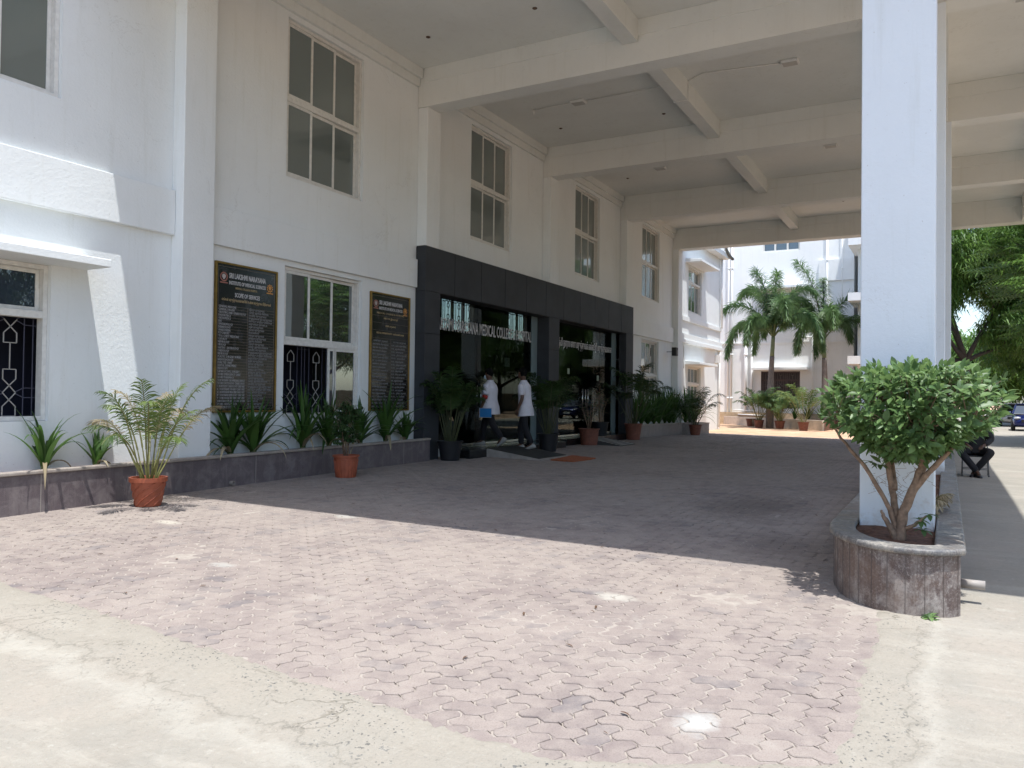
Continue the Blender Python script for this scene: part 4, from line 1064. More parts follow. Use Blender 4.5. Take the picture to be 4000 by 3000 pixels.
areca(18.0, 8.85, 'dark palm in a black tub beside the middle portal pillar', H=2.1, spread=.42, nf=22, el0=38, potargs=(.27, .2, .46, BLACKPOT, None), seed=12, leaf=LPD, ll=.34, nl=26, bare=.5)
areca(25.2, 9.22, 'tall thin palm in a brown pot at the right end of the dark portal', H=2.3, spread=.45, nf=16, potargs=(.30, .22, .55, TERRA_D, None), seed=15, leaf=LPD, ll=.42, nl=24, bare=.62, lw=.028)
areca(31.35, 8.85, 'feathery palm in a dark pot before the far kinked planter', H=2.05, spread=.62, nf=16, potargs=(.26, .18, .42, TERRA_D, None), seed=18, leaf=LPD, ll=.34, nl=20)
areca(43.1, 8.75, 'leafy palm in a red brown pot left of the taller far palm tree', H=2.2, spread=.6, nf=26, potargs=(.26, .19, .42, TERRA_D, None), seed=21, leaf=LFX, ll=.36, nl=18, lw=.04)
areca(42.9, 7.65, 'bushy palm in a red brown pot just right of the taller far palm tree', H=1.8, spread=.75, nf=28, potargs=(.27, .19, .42, TERRA_D, None), seed=23, leaf=LFX, ll=.34, nl=18, lw=.04)
areca(41.4, 6.25, 'airy young palm in a red brown pot near the right end of the low wall', H=2.3, spread=.65, nf=13, potargs=(.27, .19, .44, TERRA_D, None), seed=27, leaf=LP, ll=.40, nl=18, lw=.04, dry=.1)
t = thing('flower_pot', 'empty red brown pot with dry sticks leaning on it by the far low wall', 'pot', (44.9, 9.55, G(44.9, 9.55)))
pot(t, .27, .19, .42, TERRA_D, None)
m = MB()
for i in range(7): a = i * .35; m.tube([(-.28 - .25 * math.cos(a), -.25 - .1 * i, .0), (-.26, -.12, .30 + .02 * i)], .008, 5)
m.build('dry_sticks', DRY, t)

def small_fig(x, y, label, H, potargs, seed, leaf, r=.3, n=420, z=None, L=.055):
    rn = random.Random(seed); t = thing('potted_fig', label, 'potted plant', (x, y, (G(x, y) + .024) if z is None else z), 0)
    ph = potargs[2]; pot(t, *potargs); st, lv = MB(), MB(); tips = []
    for i in range(7):
        az = i * 2.399; bx = .025 * math.cos(az); by = .025 * math.sin(az); tr = r * rn.uniform(.2, .75)
        top_ = Vector((tr * math.cos(az), tr * math.sin(az), ph + (H - ph) * rn.uniform(.55, .97)))
        b0 = Vector((bx, by, ph - .06)); mid = b0.lerp(top_, .5) + Vector((0, 0, .08))
        st.tube([b0, mid, top_], [.009, .007, .003], 6)
        for k in range(14):
            u = rn.uniform(.28, 1); p = mid.lerp(top_, (u - .35) / .65) if u > .5 else b0.lerp(mid, u * 2); a2 = rn.uniform(0, 6.28)
            q = p + Vector((math.cos(a2), math.sin(a2), rn.uniform(-.3, .7))) * r * rn.uniform(.25, .6); st.tube([p, q], [.003, .0015], 4, cap=False); tips.append((p, q))
    for i in range(n):
        p, q = rn.choice(tips); c = p.lerp(q, rn.uniform(.3, 1.1)) ; a = rn.uniform(0, 6.28)
        d = Vector((math.cos(a), math.sin(a), rn.uniform(-.9, .3)))
        blade(lv, c, d, (0, 0, 1), L * rn.uniform(.8, 1.3), L * .45, droop=.6, seg=2, fold=.3, var=rn.random())
    st.build('branches', BARK, t, smooth=True); lv.build('leaves', leaf, t); return t
small_fig(10.46, 8.98, 'small leafy fig in a plain orange red plastic pot before the long planter', 1.46, (.215, .165, .38, TERRA, 'ribbed'), 3, LFG, .33, 2200, L=.07)
small_fig(21.3, 9.15, 'thin shrub in a dusty brown pot before the right glass door', 1.6, (.30, .24, .48, TERRA_D, None), 5, LPD, .36, 200)
small_fig(23.6, 9.75, 'small shrub in a black pot on the right granite step', 1.5, (.27, .2, .42, BLACKPOT, None), 6, LPD, .35, 240, z=.2)

# big ficus in the rounded planter
def ficus():
    rn = random.Random(11); t = thing('ficus_shrub', 'flat topped broad leaved shrub spreading from the rounded planter before the big column', 'shrub', (7.02, .34, .27))
    st, lv = MB(), MB()
    C = Vector((-.02, -.09, 1.04)); RX, RY, RZ = .50, .62, .335
    def rad(d):   # squarish flat topped crown
        p = 3.6; s = (abs(d.x / RX) ** p + abs(d.y / RY) ** p + abs(d.z / RZ) ** p) ** (-1 / p)
        lump = 1 + .17 * noise.noise(d * 2.6 + Vector((3, 1, 2))) + .13 * noise.noise(d * 6)
        if d.z < 0: lump *= 1 - .42 * abs(d.y) ** 1.6 * min(1, -d.z * 3.2)
        return s * lump
    base = Vector((0, 0, 0))
    limbs = [
        ([(0, 0, 0), (.0, .02, .16), (-.03, .10, .36), (-.06, .24, .60), (-.08, .38, .78), (-.1, .5, .95)], [.032, .023, .018, .015, .012, .008]),
        ([(.02, 0, .0), (.02, .01, .2), (.05, .045, .42), (.03, .075, .62), (.02, .1, .85), (0, .12, 1.1)], [.03, .026, .023, .02, .015, .008]),
        ([(-.01, -.01, .0), (-.01, -.03, .2), (-.04, -.10, .42), (-.03, -.17, .62), (-.02, -.25, .85), (0, -.3, 1.1)], [.042, .038, .034, .030, .024, .011]),
        ([(-.03, -.10, .42), (-.08, -.22, .58), (-.12, -.36, .76), (-.14, -.5, .95)], [.026, .022, .017, .01]),
        ([(-.03, -.17, .62), (-.16, -.16, .76), (-.28, -.14, .95)], [.024, .02, .012]),
        ([(-.02, 0, 0), (-.03, .06, .14), (-.05, .10, .20), (-.05, .115, .26)], [.03, .022, .016, .008]),
        ([(.03, .03, .42), (.15, .05, .62), (.28, .1, .9)], [.022, .018, .01]),
        ([(0, -.03, .1), (-.05, -.12, .16), (-.06, -.2, .24)], [.018, .014, .006])]
    for pts, rr in limbs:
        P = [Vector(p) for p in pts]; Q = []; RR = []
        for i in range(len(P) - 1):
            for k in range(4):
                u = k / 4; Q.append(P[i].lerp(P[i + 1], u) + Vector((rn.gauss(0, .004), rn.gauss(0, .004), 0))); RR.append((rr[i] * (1 - u) + rr[i + 1] * u) * rn.uniform(.93, 1.1))
        Q.append(P[-1]); RR.append(rr[-1]); st.tube(Q, RR, 10)
    anchors = [Vector(l[0][-1]) for l in limbs[:5]] + [Vector(limbs[6][0][-1]), Vector((-.03, .2, .8)), Vector((0, -.1, .9))]
    tips = []
    for i in range(640):
        z = rn.uniform(-1, 1); a = rn.uniform(0, 2 * math.pi); s_ = math.sqrt(1 - z * z); d = Vector((s_ * math.cos(a), s_ * math.sin(a), z)); k = rn.random()
        r = rad(d) * (rn.uniform(.88, 1.04) if k < .72 else rn.uniform(.45, .9)); p = C + d * r
        tips.append((p, d))
    for i, (p, d) in enumerate(tips):
        a = min(anchors, key=lambda q: (q - p).length)
        if i % 2 == 0:
            mid = a.lerp(p, .55) + Vector((0, 0, -.04)); st.tube([a, mid, p], [.006, .004, .002], 5, cap=False)
        out = (d * .8 + Vector((0, 0, .7)) + Vector((rn.gauss(0, .25), rn.gauss(0, .25), rn.gauss(0, .2)))).normalized()
        side = out.orthogonal().normalized(); s2 = out.cross(side); n_ = rn.randint(7, 10); v0 = rn.random()
        for k in range(n_):
            az = k * 2.399 + rn.uniform(-.3, .3); tl = rn.uniform(.35, 1.25) if k else .15
            dd = out * math.cos(tl) + (side * math.cos(az) + s2 * math.sin(az)) * math.sin(tl)
            L = rn.uniform(.045, .105); b0 = p - out * (.012 * k)
            wp = lambda u: max(.06, math.sin(math.pi * (u ** .8)) ** .8)
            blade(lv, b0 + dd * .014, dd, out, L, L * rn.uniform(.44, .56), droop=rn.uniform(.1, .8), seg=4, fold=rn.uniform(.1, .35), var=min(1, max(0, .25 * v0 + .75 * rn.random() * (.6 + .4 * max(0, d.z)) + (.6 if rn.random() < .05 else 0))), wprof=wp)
    # sucker leaves low on the trunk
    for c in ((-.05, -.22, .25), (-.04, -.16, .20), (0, -.18, .12), (-.05, .13, .62), (-.08, .05, .66), (-.08, .0, .68), (-.07, .2, .64)):
        for k in range(6):
            a = k * 1.1; blade(lv, Vector(c), (math.cos(a), math.sin(a), rn.uniform(-.6, .6)), (0, 0, 1), .08, .038, droop=.5, seg=4, fold=.2, var=.2, wprof=lambda u: max(.06, math.sin(math.pi * (u ** .8)) ** .8))
    for k in range(26):   # hanging aerial roots
        a = Vector(rn.choice(((.02, .05, .55), (.0, -.12, .6), (-.05, .12, .5), (.03, .06, .45)))) + Vector((rn.gauss(0, .03),) * 3); pts = [a]
        for q in range(6): a = a + Vector((rn.gauss(0, .015), rn.gauss(0, .03), -rn.uniform(.005, .03))); pts.append(a)
        st.tube(pts, .0013, 4, cap=False)
    st.build('trunk', BARK, t, smooth=True); lv.build('crown', LF, t, smooth=True)
ficus()
# weeds and litter at planter foot
def weed(x, y, z, label, n=8, L=.10, seed=1):
    rn = random.Random(seed); m = MB()
    for k in range(n):
        a = k * 2.399; blade(m, (0, 0, .01), (math.cos(a), math.sin(a), rn.uniform(.3, 1.2)), (0, 0, 1), L * rn.uniform(.6, 1.1), L * .33, droop=1.0, seg=4, fold=.2, var=rn.random())
    o = m.build('weed', LF, loc=(x, y, z), smooth=True); tag(o, label, 'weed')
weed(6.41, .10, G(6.4, .1) + .028, 'little green weed growing at the foot of the rounded planter', 9, .10, 2)
# fan leaves beside the column
rn = random.Random(4); m = MB(); st = MB()
for i in range(9):
    a = R(-100 + 12 * i); frond(m, (0, .05, .0), (-.75 + .15 * i, -.16 - .02 * i, .75), .34, 10, .018, .13, 1.5, rn, st, vee=.3)
t = thing('palm_clump', 'pale drooping palm clump in the planter just behind the big column', 'plant', (8.75, .13, .28), 0)
m.build('fronds', DRY, t); st.build('canes', STEMP, t)

# ------------------------------------------------------------------ rear block, low wall, far palms
PIPEW = plain('white painted pipe', (.80, .81, .80), .7)
RB = thing('rear_block', 'tall white wing closing the far yard, with a brown grilled window and drain pipes', 'building', (48, 0, 0))
def tx(v): return (v[1], -(v[0]), v[2])
w = MB(); RW = [(7.45, 9.65, .9, 3.06), (7.5, 9.57, 5.55, 7.72), (7.5, 9.6, 10.1, 12.0)]
wall_x(w, 4.6, 18, -.5, 14, 0, [(-b_, -a, c, d) for a, b_, c, d in []], .2) if False else None
def rwall():
    xs = sorted({4.6, 20, *[h[0] for h in RW], *[h[1] for h in RW]}); zs = sorted({-.5, 14, *[h[2] for h in RW], *[h[3] for h in RW]})
    for a, b_ in zip(xs, xs[1:]):
        for c, d in zip(zs, zs[1:]):
            if any(h[0] < (a + b_) / 2 < h[1] and h[2] < (c + d) / 2 < h[3] for h in RW): continue
            w.quad((0, b_, c), (0, a, c), (0, a, d), (0, b_, d))
    for a, b_, c, d in RW:
        w.quad((0, a, c), (0, b_, c), (.22, b_, c), (.22, a, c)); w.quad((0, a, d), (.22, a, d), (.22, b_, d), (0, b_, d))
        w.quad((0, a, c), (.22, a, c), (.22, a, d), (0, a, d)); w.quad((0, b_, c), (0, b_, d), (.22, b_, d), (.22, b_, c))
rwall(); w.quad((0, 4.6, -.5), (12, 4.6, -.5), (12, 4.6, 14), (0, 4.6, 14)); w.quad((0, 4.6, 14), (12, 4.6, 14), (12, 20, 14), (0, 20, 14))
w.quad((12, 4.6, -.5), (12, 20, -.5), (12, 20, 14), (12, 4.6, 14)); w.quad((12, 20, -.5), (0, 20, -.5), (0, 20, 14), (12, 20, 14))
w.build('wall', WHITE_FAR, RB)
BROWN = plain('brown window paint', (.07, .045, .045), .5); BROWN_G = plain('brown grille', (.13, .10, .10), .5)
def rwindow(y0, y1, z0, z1, mat, glass, grl, tz, nb=2):
    f = MB(); W_ = y1 - y0
    f.box(.08, .16, y0, y0 + .09, z0, z1); f.box(.08, .16, y1 - .09, y1, z0, z1); f.box(.08, .16, y0 + .09, y1 - .09, z0, z0 + .09); f.box(.08, .16, y0 + .09, y1 - .09, z1 - .09, z1)
    if tz: f.box(.07, .15, y0 + .09, y1 - .09, tz - .05, tz + .05)
    for k in range(1, nb): y = y0 + W_ * k / nb; f.box(.085, .155, y - .05, y + .05, z0 + .09, (tz or z1) - .06)
    fo = f.build('window', mat, RB)
    p = MB(); p.box(.18, .19, y0 + .02, y1 - .02, z0 + .02, z1 - .02); p.build('pane', glass, fo)
    if grl:
        g, gw = MB(), MB(); grille(g, gw, y0 + .1, y1 - .1, z0 + .1, z1 - .1, .62, t=.022)
        for mb_, nm in ((g, 'grille'), (gw, 'grille_ornament')):
            mb_.v = [(.12 - y * .5, x, z) for x, y, z in mb_.v]; mb_.build(nm, grl, fo)
rwindow(7.45, 9.65, .9, 3.06, BROWN, plain('brown shutter board', (.035, .025, .028), .5), BROWN_G, 2.55, 3)
rwindow(7.5, 9.57, 5.55, 7.72, FRAME, GLASS_LOW, GRILLE_D, 7.1, 2)
rwindow(7.5, 9.6, 10.1, 12.0, FRAME, GLASS_BLUE, None, None, 3)
m = MB(); m.box(-.75, 0, 7.0, 10.05, 3.12, 3.27); m.build('sunshade', WHITE_FAR, RB, bevel=.01)
m = MB(); m.box(-.75, 0, 7.0, 10.05, 7.85, 8.0); m.build('sunshade', WHITE_FAR, RB, bevel=.01)
m = MB(); m.box(-.14, 0, 4.58, 6.45, 8.2, 9.4); m.build('wall_moulding', WHITE_FAR, RB); 
m = MB(); m.box(-.05, 0, 4.6, 20, 4.70, 4.78); m.build('wall_moulding', WHITE_FAR, RB)
for y, r_, z0, z1, w_ in ((11.55, .045, .2, 12.5, 0), (11.35, .06, .2, 13.5, 0), (10.5, .09, .2, 5.6, 0), (10.15, .06, .2, 4.9, 0), (6.75, .05, .3, 6.5, 0), (6.0, .05, .3, 13, 0), (5.2, .03, 5, 13, 0)):
    m = MB(); m.tube([(-.14, y, z0), (-.14, y, z1)], r_, 10)
    z = z0 + 1.2
    while z < z1: m.tube([(-.14, y, z), (-.14, y, z + .12)], r_ * 1.35, 10); m.box(-.14, 0, y - .02, y + .02, z + .04, z + .07); z += 2.6
    m.build('drain_pipe', PIPEW, RB, smooth=True)
m = MB(); m.tube([(-.14, 6.75, 5.0), (-.14, 7.8, 5.02), (-.14, 7.85, 5.9)], .05, 8); m.build('drain_pipe', PIPEW, RB, smooth=True)
m = MB(); m.tube([(-.2, 11.2, .75), (-.2, 9.8, .72), (-.2, 9.6, .72)], .035, 8); m.tube([(-.3, 10.9, .5), (-.3, 9.3, .45)], .03, 8); m.build('water_pipe', PIPEW, RB, smooth=True)
m = MB(); m.box(-.3, -.02, 4.9, 12, -.3, .62); m.build('plinth', plain('stained ochre plinth', (.50, .38, .25), .9, var=.2), RB)
m = MB(); m.box(-.22, -.05, 8.95, 9.05, 3.5, 3.68); m.tube([(-.1, 9.0, 3.27), (-.1, 9.0, 3.5)], .015, 6); m.build('flood_lamp', BLACK, RB)
# balcony tower
for z in (3.3, 6.6, 9.5, 12.8):
    m = MB(); m.box(-3.6, 0, .6, 4.55, z, z + .28); m.box(-3.6, -3.45, .6, 4.55, z + .28, z + .42); m.build('balcony_slab', WHITE_FAR, RB)
m = MB(); m.box(-2.2, 11, .7, 4.2, -.5, 14); m.build('balcony_wall', WHITE_FAR, RB)
m = MB(); m.box(-3.55, -3.2, 3.4, 3.75, -.5, 13); m.build('balcony_post', WHITE_FAR, RB)
m = MB(); m.box(-2.24, -2.2, 2.0, 3.3, 10.4, 12.2); m.box(-2.24, -2.2, 2.0, 3.3, 4.2, 6.0); m.build('balcony_window', GLASS_LOW, RB)
# skewed low wall
A_, B_ = Vector((47.5, 11.7)), Vector((42.35, 5.5)); d = (B_ - A_).normalized(); n_ = Vector((-d.y, d.x)) * .14
LW = thing('low_wall', 'low pale rendered wall running skewed in front of the far white wing', 'wall')
m = MB(); m.prism([tuple(A_), tuple(B_), tuple(B_ + n_), tuple(A_ + n_)], -.5, .38); m.build('wall_body', plain('stained cream render', (.60, .52, .43), .9, var=.18, nscale=3, bmp=.4), LW, bevel=.01)
m = MB(); m.prism([tuple(A_ + n_), tuple(B_ + n_), (47.8, 5.0), (47.8, 11.7)], -.4, .30); m.build('soil_bed', SOIL, LW)
def foxtail(x, y, hc, lean, label, seed, nf=10, FL=2.6, trunk_r=.17):
    rn = random.Random(seed); z0 = G(x, y) - .1; t = thing('palm_tree', label, 'palm tree', (x, y, z0))
    N = 24; pts = []; rr = []
    for i in range(N + 1):
        u = i / N; pts.append((lean[0] * u * u, lean[1] * u * u, (hc - .15) * u))
        r = trunk_r * (1.1 - .5 * u + .55 * math.exp(-((u - .28) / .22) ** 2) * .5); rr.append(r * (1 + .03 * (i % 2)))
    m = MB(); k = int(N * .80); m.tube(pts[:k + 1], rr[:k + 1], 14); m.build('trunk', BARK_P, t, smooth=True)
    m = MB(); m.tube(pts[k:], [r * .95 for r in rr[k:]], 12); m.build('crown_shaft', plain('pale green crown shaft', (.16, .19, .10), .5, var=.15), t, smooth=True)
    top_ = Vector(pts[-1]); lv, st = MB(), MB()
    for i in range(nf):
        az = i * 2.399 + rn.uniform(-.25, .25); young = i < 1; el = R(86 - 42 * (i / nf) + rn.uniform(-5, 5))
        d_ = Vector((math.cos(az) * math.cos(el), math.sin(az) * math.cos(el), math.sin(el))); L = FL * rn.uniform(.85, 1.1) * (.9 if young else 1)
        NN = 18; p = top_ + Vector((0, 0, -.1 + .05 * i / nf)); P = []; dr = (1.9 if i < 2 else 2.9 + 1.2 * i / nf)
        for q in range(NN + 1): u = q / NN; P.append(p.copy()); d_ = (d_ + Vector((0, 0, -dr / NN * (.3 + 1.5 * u)))).normalized(); p = p + d_ * L / NN
        st.tube(P, [.035 * (1 - .8 * q / NN) for q in range(NN + 1)], 6, cap=False); v0 = rn.uniform(.1, .75)
        nl = 62
        for q in range(nl):
            u = .18 + .82 * q / nl; f = u * NN; a = min(NN - 1, int(f)); c = P[a].lerp(P[a + 1], f - a); t_ = (P[a + 1] - P[a]).normalized(); s_ = t_.orthogonal().normalized(); s2 = t_.cross(s_)
            ll = .70 * (math.sin(math.pi * (.15 + .75 * (u - .18) / .82)) ** .5)
            for q2 in range(8):
                a2 = q2 * 2 * math.pi / 8 + rn.uniform(-.4, .4); dd = (s_ * math.cos(a2) + s2 * math.sin(a2)) + t_ * rn.uniform(.5, 1.1)
                blade(lv, c, dd, t_, ll * rn.uniform(.75, 1.1), .05, droop=rn.uniform(.5, 1.1), seg=2, fold=.2, var=min(1, max(0, v0 + rn.uniform(-.3, .3))))
    for k2 in range(18): a = rn.uniform(0, 6.28)
    lv.build('crown', LFX, t); st.build('frond_stalk', plain('green stalk', (.10, .14, .05), .5), t, smooth=True)
    if True:
        m = MB(); m.tube([top_, top_ + Vector((.05, .02, 1.6)), top_ + Vector((.12, .05, 2.9))], [.03, .02, .006], 6); m.build('spear_leaf', LFX, t)
    return t
foxtail(43.4, 8.25, 5.1, (0, -.15), 'taller foxtail palm with swollen trunk left of centre before the far wing', 3, 12, 4.4)
foxtail(45.4, 5.75, 5.1, (0, .1), 'shorter foxtail palm standing right of the taller one', 8, 10, 4.3)
for i, (x, y) in enumerate(((46.0, 7.4), (45.3, 6.6), (46.5, 8.4), (44.6, 5.8))):
    strap_plant(x, y, .28, .9, 'dark leafy clump behind the low skewed wall, ' + ('between the palms', 'left of the shorter palm', 'near the brown window', 'right at the shorter palm')[i], 24, 1.0, seed=80 + i, group='leafy clumps behind the low skewed wall', w=.07)

# ------------------------------------------------------------------ trees along the road
def tree(x, y, trunk_h, blobs, label, seed, mat, nsp, size, style='leafy', tr=.28, group=None, loc_only=False, fork=None):
    rn = random.Random(seed); z0 = G(x, y) - .2; t = thing('road_tree', label, 'tree', (x, y, z0), 0, group); tk, lv = MB(), MB()
    tk.tube([(0, 0, 0), (.1, .05, trunk_h * .5), (.0, .1, trunk_h)], [tr * 1.25, tr, tr * .85], 12)
    fk = Vector((0, .1, trunk_h))
    for (bx, by, bz, rx, ry, rz) in blobs:
        c = Vector((bx, by, bz)); mid = fk.lerp(c, .5) + Vector((rn.uniform(-.4, .4), rn.uniform(-.4, .4), -.2)); tk.tube([fk, fk.lerp(mid, .5) + Vector((rn.gauss(0, .1), rn.gauss(0, .1), 0)), mid, c], [tr * .6, tr * .45, tr * .32, tr * .1], 8)
        for k in range(8):
            a = rn.uniform(0, 6.28); e = rn.uniform(-.4, .8); q = c + Vector((rx * math.cos(a) * .8, ry * math.sin(a) * .8, rz * e)); tk.tube([mid.lerp(c, rn.random()), mid.lerp(q, .6) + Vector((0, 0, .1)), q], [tr * .16, tr * .1, .01], 6, cap=False)
        vol = rx * ry * rz; n = int(nsp * vol / sum(b_[3] * b_[4] * b_[5] for b_ in blobs))
        for i in range(n):
            z = rn.uniform(-1, 1); a = rn.uniform(0, 6.283); s_ = math.sqrt(1 - z * z); r = rn.random() ** .38
            p = c + Vector((rx * s_ * math.cos(a), ry * s_ * math.sin(a), rz * z)) * r
            if noise.noise(p * .55 + Vector((seed, 0, 0))) < -.16: continue
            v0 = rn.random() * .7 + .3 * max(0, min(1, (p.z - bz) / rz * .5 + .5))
            if style == 'feather':      # flat compound sprays
                az = rn.uniform(0, 6.28); d_ = Vector((math.cos(az), math.sin(az), rn.uniform(-.25, .1))); side = Vector((-math.sin(az), math.cos(az), rn.uniform(-.1, .1)))
                for q in range(7):
                    b0 = p + d_ * size * q / 7
                    for sg in (-1, 1):
                        blade(lv, b0, side * sg + d_ * .5, (0, 0, 1), size * .42 * (1 - .06 * q), size * .13, droop=.35, seg=1, fold=.1, var=v0)
            else:
                for q in range(5):
                    az = rn.uniform(0, 6.28); blade(lv, p + Vector((rn.gauss(0, size * .5), rn.gauss(0, size * .5), rn.gauss(0, size * .4))), (math.cos(az), math.sin(az), rn.uniform(-1.3, .2)), (0, 0, 1), size * rn.uniform(.8, 1.2), size * .36, droop=.4, seg=1, fold=.2, var=min(1, max(0, v0 + rn.uniform(-.3, .3))))
    tk.build('trunk', BARK_D, t, smooth=True); lv.build('crown', mat, t); return t
tree(37, -7.2, 3.2, [(0, 1.2, 8.5, 4.2, 4.6, 2.6), (-3, 2.0, 6.3, 3, 3.0, 1.6), (2.5, 3.0, 7.8, 3, 3.0, 2.2), (0, -3, 7.8, 4, 3.5, 2.6), (-1.0, 2.6, 4.9, 2.6, 2.4, 1.2), (3.0, 1.5, 10.8, 3.6, 4.0, 2.0)], 'spreading feathery leaved tree overhanging the right side of the road', 5, LT2, 7500, 1.15, 'feather', .34)
tree(62, -1.2, 4.6, [(0, 1.5, 12.5, 4.5, 3.0, 4.0), (-1, 2.6, 8.6, 3.2, 2.0, 2.6), (1.5, -3.2, 6.8, 3.5, 2.6, 1.6), (0, 3.0, 15.5, 3.5, 3.0, 2.5), (0, 3.2, 5.6, 2.5, 1.5, 1.3), (2, -2.5, 11.5, 4, 3, 3.5)], 'forked broad leaved tree seen beyond the columns', 6, LT, 16000, .6, 'leafy', .3)
tree(70, -8.5, 3.5, [(0, 0, 10, 6, 5.5, 4.0), (0, 2, 6.0, 5, 4.5, 2.2), (-2, 1, 13.5, 5, 5, 3)], 'dark dense tree behind the parked cars', 7, LT, 9000, .85, 'leafy', .4)
tree(100, -2, 3.0, [(0, 0, 5.6, 9, 8, 3.6), (0, 4, 4.2, 7, 6, 2.6)], 'distant low green tree closing the end of the road', 8, LT, 6000, 1.2, 'leafy', .4)
TP = tree(18, -16, 2.6, [(0, 0, 6.4, 4.2, 3.4, 3.0), (-3.2, .5, 5.0, 2.8, 2.4, 2.0), (3.4, 0, 5.2, 3.0, 2.4, 2.2), (0, 1.2, 9.2, 3.4, 3, 2.2)], 'leafy roadside tree opposite the porch, mirrored in the window panes', 9, LT, 6000, .42, 'leafy', .3, 'trees opposite the porch mirrored in the panes')
for i, x in enumerate((29, 41, 54, 66, 82, 100, 5)):
    c = copy_tree(TP); c.location = (x, -16 - (i % 2) * 1.5, -.3); c.rotation_euler = (0, 0, i * 1.3)
# low wall and verge across the road (mirrored in the glass)
m = MB(); m.box(-40, 140, -21.2, -21.0, -1, 1.7); tag(m.build('compound_wall', plain('weathered compound wall', (.10, .10, .075), .9, var=.2, nscale=2)), 'long plain compound wall beyond the road on the far right', 'wall')

# ------------------------------------------------------------------ cars
TYRE = plain('tyre rubber', (.012, .012, .012), .8); RIMM = plain('alloy', (.35, .35, .36), .3, .8); CGLASS = glassy('car glass', (.01, .012, .014), .12)
LAMP = plain('clear headlamp', (.5, .52, .55), .12, .3); PLATE = plain('number plate', (.7, .7, .66), .5)
def car(x, y, rz, paint, label):
    t = thing('parked_car', label, 'car', (x, y, G(x, y) + .03), rz)     # front towards +x local
    L, Wd = 4.1, 1.74
    st = [(-2.05, .45, .80, .74), (-2.0, .30, 1.0, .82), (-1.5, .22, 1.06, .86), (-.6, .22, 1.02, .87), (.5, .22, 1.0, .87), (1.15, .22, .96, .86), (1.7, .24, .86, .83), (1.98, .28, .76, .76), (2.07, .36, .60, .68)]
    m = MB(); vs_ = []; n = 8
    for xx, zb, zt, hw in st:
        zm = (zb + zt) / 2
        vs_ += [(xx, -hw * .86, zb), (xx, -hw, zb + .12), (xx, -hw, zm), (xx, -hw * .93, zt), (xx, hw * .93, zt), (xx, hw, zm), (xx, hw, zb + .12), (xx, hw * .86, zb)]
    fs = [(i * n + k, (i + 1) * n + k, (i + 1) * n + (k + 1) % n, i * n + (k + 1) % n) for i in range(len(st) - 1) for k in range(n)]
    fs += [tuple(range(n)), tuple((len(st) - 1) * n + k for k in range(n - 1, -1, -1))]
    m.add(vs_, fs); o = m.build('body', paint, t, smooth=True); ss = o.modifiers.new('sub', 'SUBSURF'); ss.levels = ss.render_levels = 2
    c = MB(); prof = [(-1.85, .98), (-1.55, 1.42), (-.9, 1.52), (.0, 1.50), (.35, 1.42), (1.08, .95)]
    vs_ = [(px_, -.80 + .18 * (z - .95) / .57, z) for px_, z in prof] + [(px_, .80 - .18 * (z - .95) / .57, z) for px_, z in prof]; k = len(prof)
    c.add(vs_, [tuple(range(k - 1, -1, -1)), tuple(range(k, 2 * k))] + [(i, i + 1, k + i + 1, k + i) for i in range(k - 1)] + [(k - 1, 0, k, 2 * k - 1)])
    c.build('greenhouse', CGLASS, t, bevel=.03)
    r_ = MB(); r_.box(-1.5, .30, -.62, .62, 1.49, 1.545)
    for sg in (-1, 1):
        for (xa, za), (xb, zb) in (((1.08, .96), (.33, 1.44)), ((-.05, .97), (-.10, 1.50)), ((-1.0, .97), (-1.05, 1.50)), ((-1.85, .99), (-1.52, 1.44))):
            ya = sg * (.805 - .18 * (za - .95) / .57); yb = sg * (.805 - .18 * (zb - .95) / .57); r_.tube([(xa, ya, za), (xb, yb, zb)], .035, 6)
    r_.build('roof', paint, t, bevel=.02)
    for sx in (-1.28, 1.30):
        for sy in (-1, 1):
            wm = MB(); wm.lathe([(.22, -.1), (.31, -.1), (.335, -.06), (.335, .06), (.31, .1), (.22, .1)], 26, (0, 0, 0), 'y'); wo = wm.build('wheel', TYRE, t, smooth=True); wo.location = (sx, sy * .79, .335)
            q = MB(); q.lathe([(.0, 0), (.05, sy * .02), (.20, sy * .0), (.225, sy * .03)], 20, (0, sy * .07, 0), 'y'); q.build('rim', RIMM, wo, smooth=True)
    for sg in (-1, 1):
        h_ = MB(); h_.ball((1.93, sg * .60, .74), (.14, .17, .08), 14, 8); h_.build('headlight', LAMP, t, smooth=True)
        mm = MB(); mm.ball((.72, sg * .95, 1.02), (.07, .11, .08), 10, 6); mm.build('wing_mirror', paint, t, smooth=True)
    gg = MB(); gg.box(2.03, 2.085, -.42, .42, .50, .66); gg.build('grille', BLACK, t, bevel=.02)
    p_ = MB(); p_.box(2.085, 2.10, -.25, .25, .40, .52); p_.build('number_plate', PLATE, t)
    return t
BLUE = plain('dark blue car paint', (.008, .014, .09), .22, .3); SILV = plain('silver car paint', (.30, .31, .31), .3, .5)
car(54.3, -4.15, math.pi - .05, BLUE, 'dark blue hatchback parked facing the viewer at the right edge')
car(63.5, -3.95, math.pi - .02, SILV, 'silver car parked behind the dark blue one')

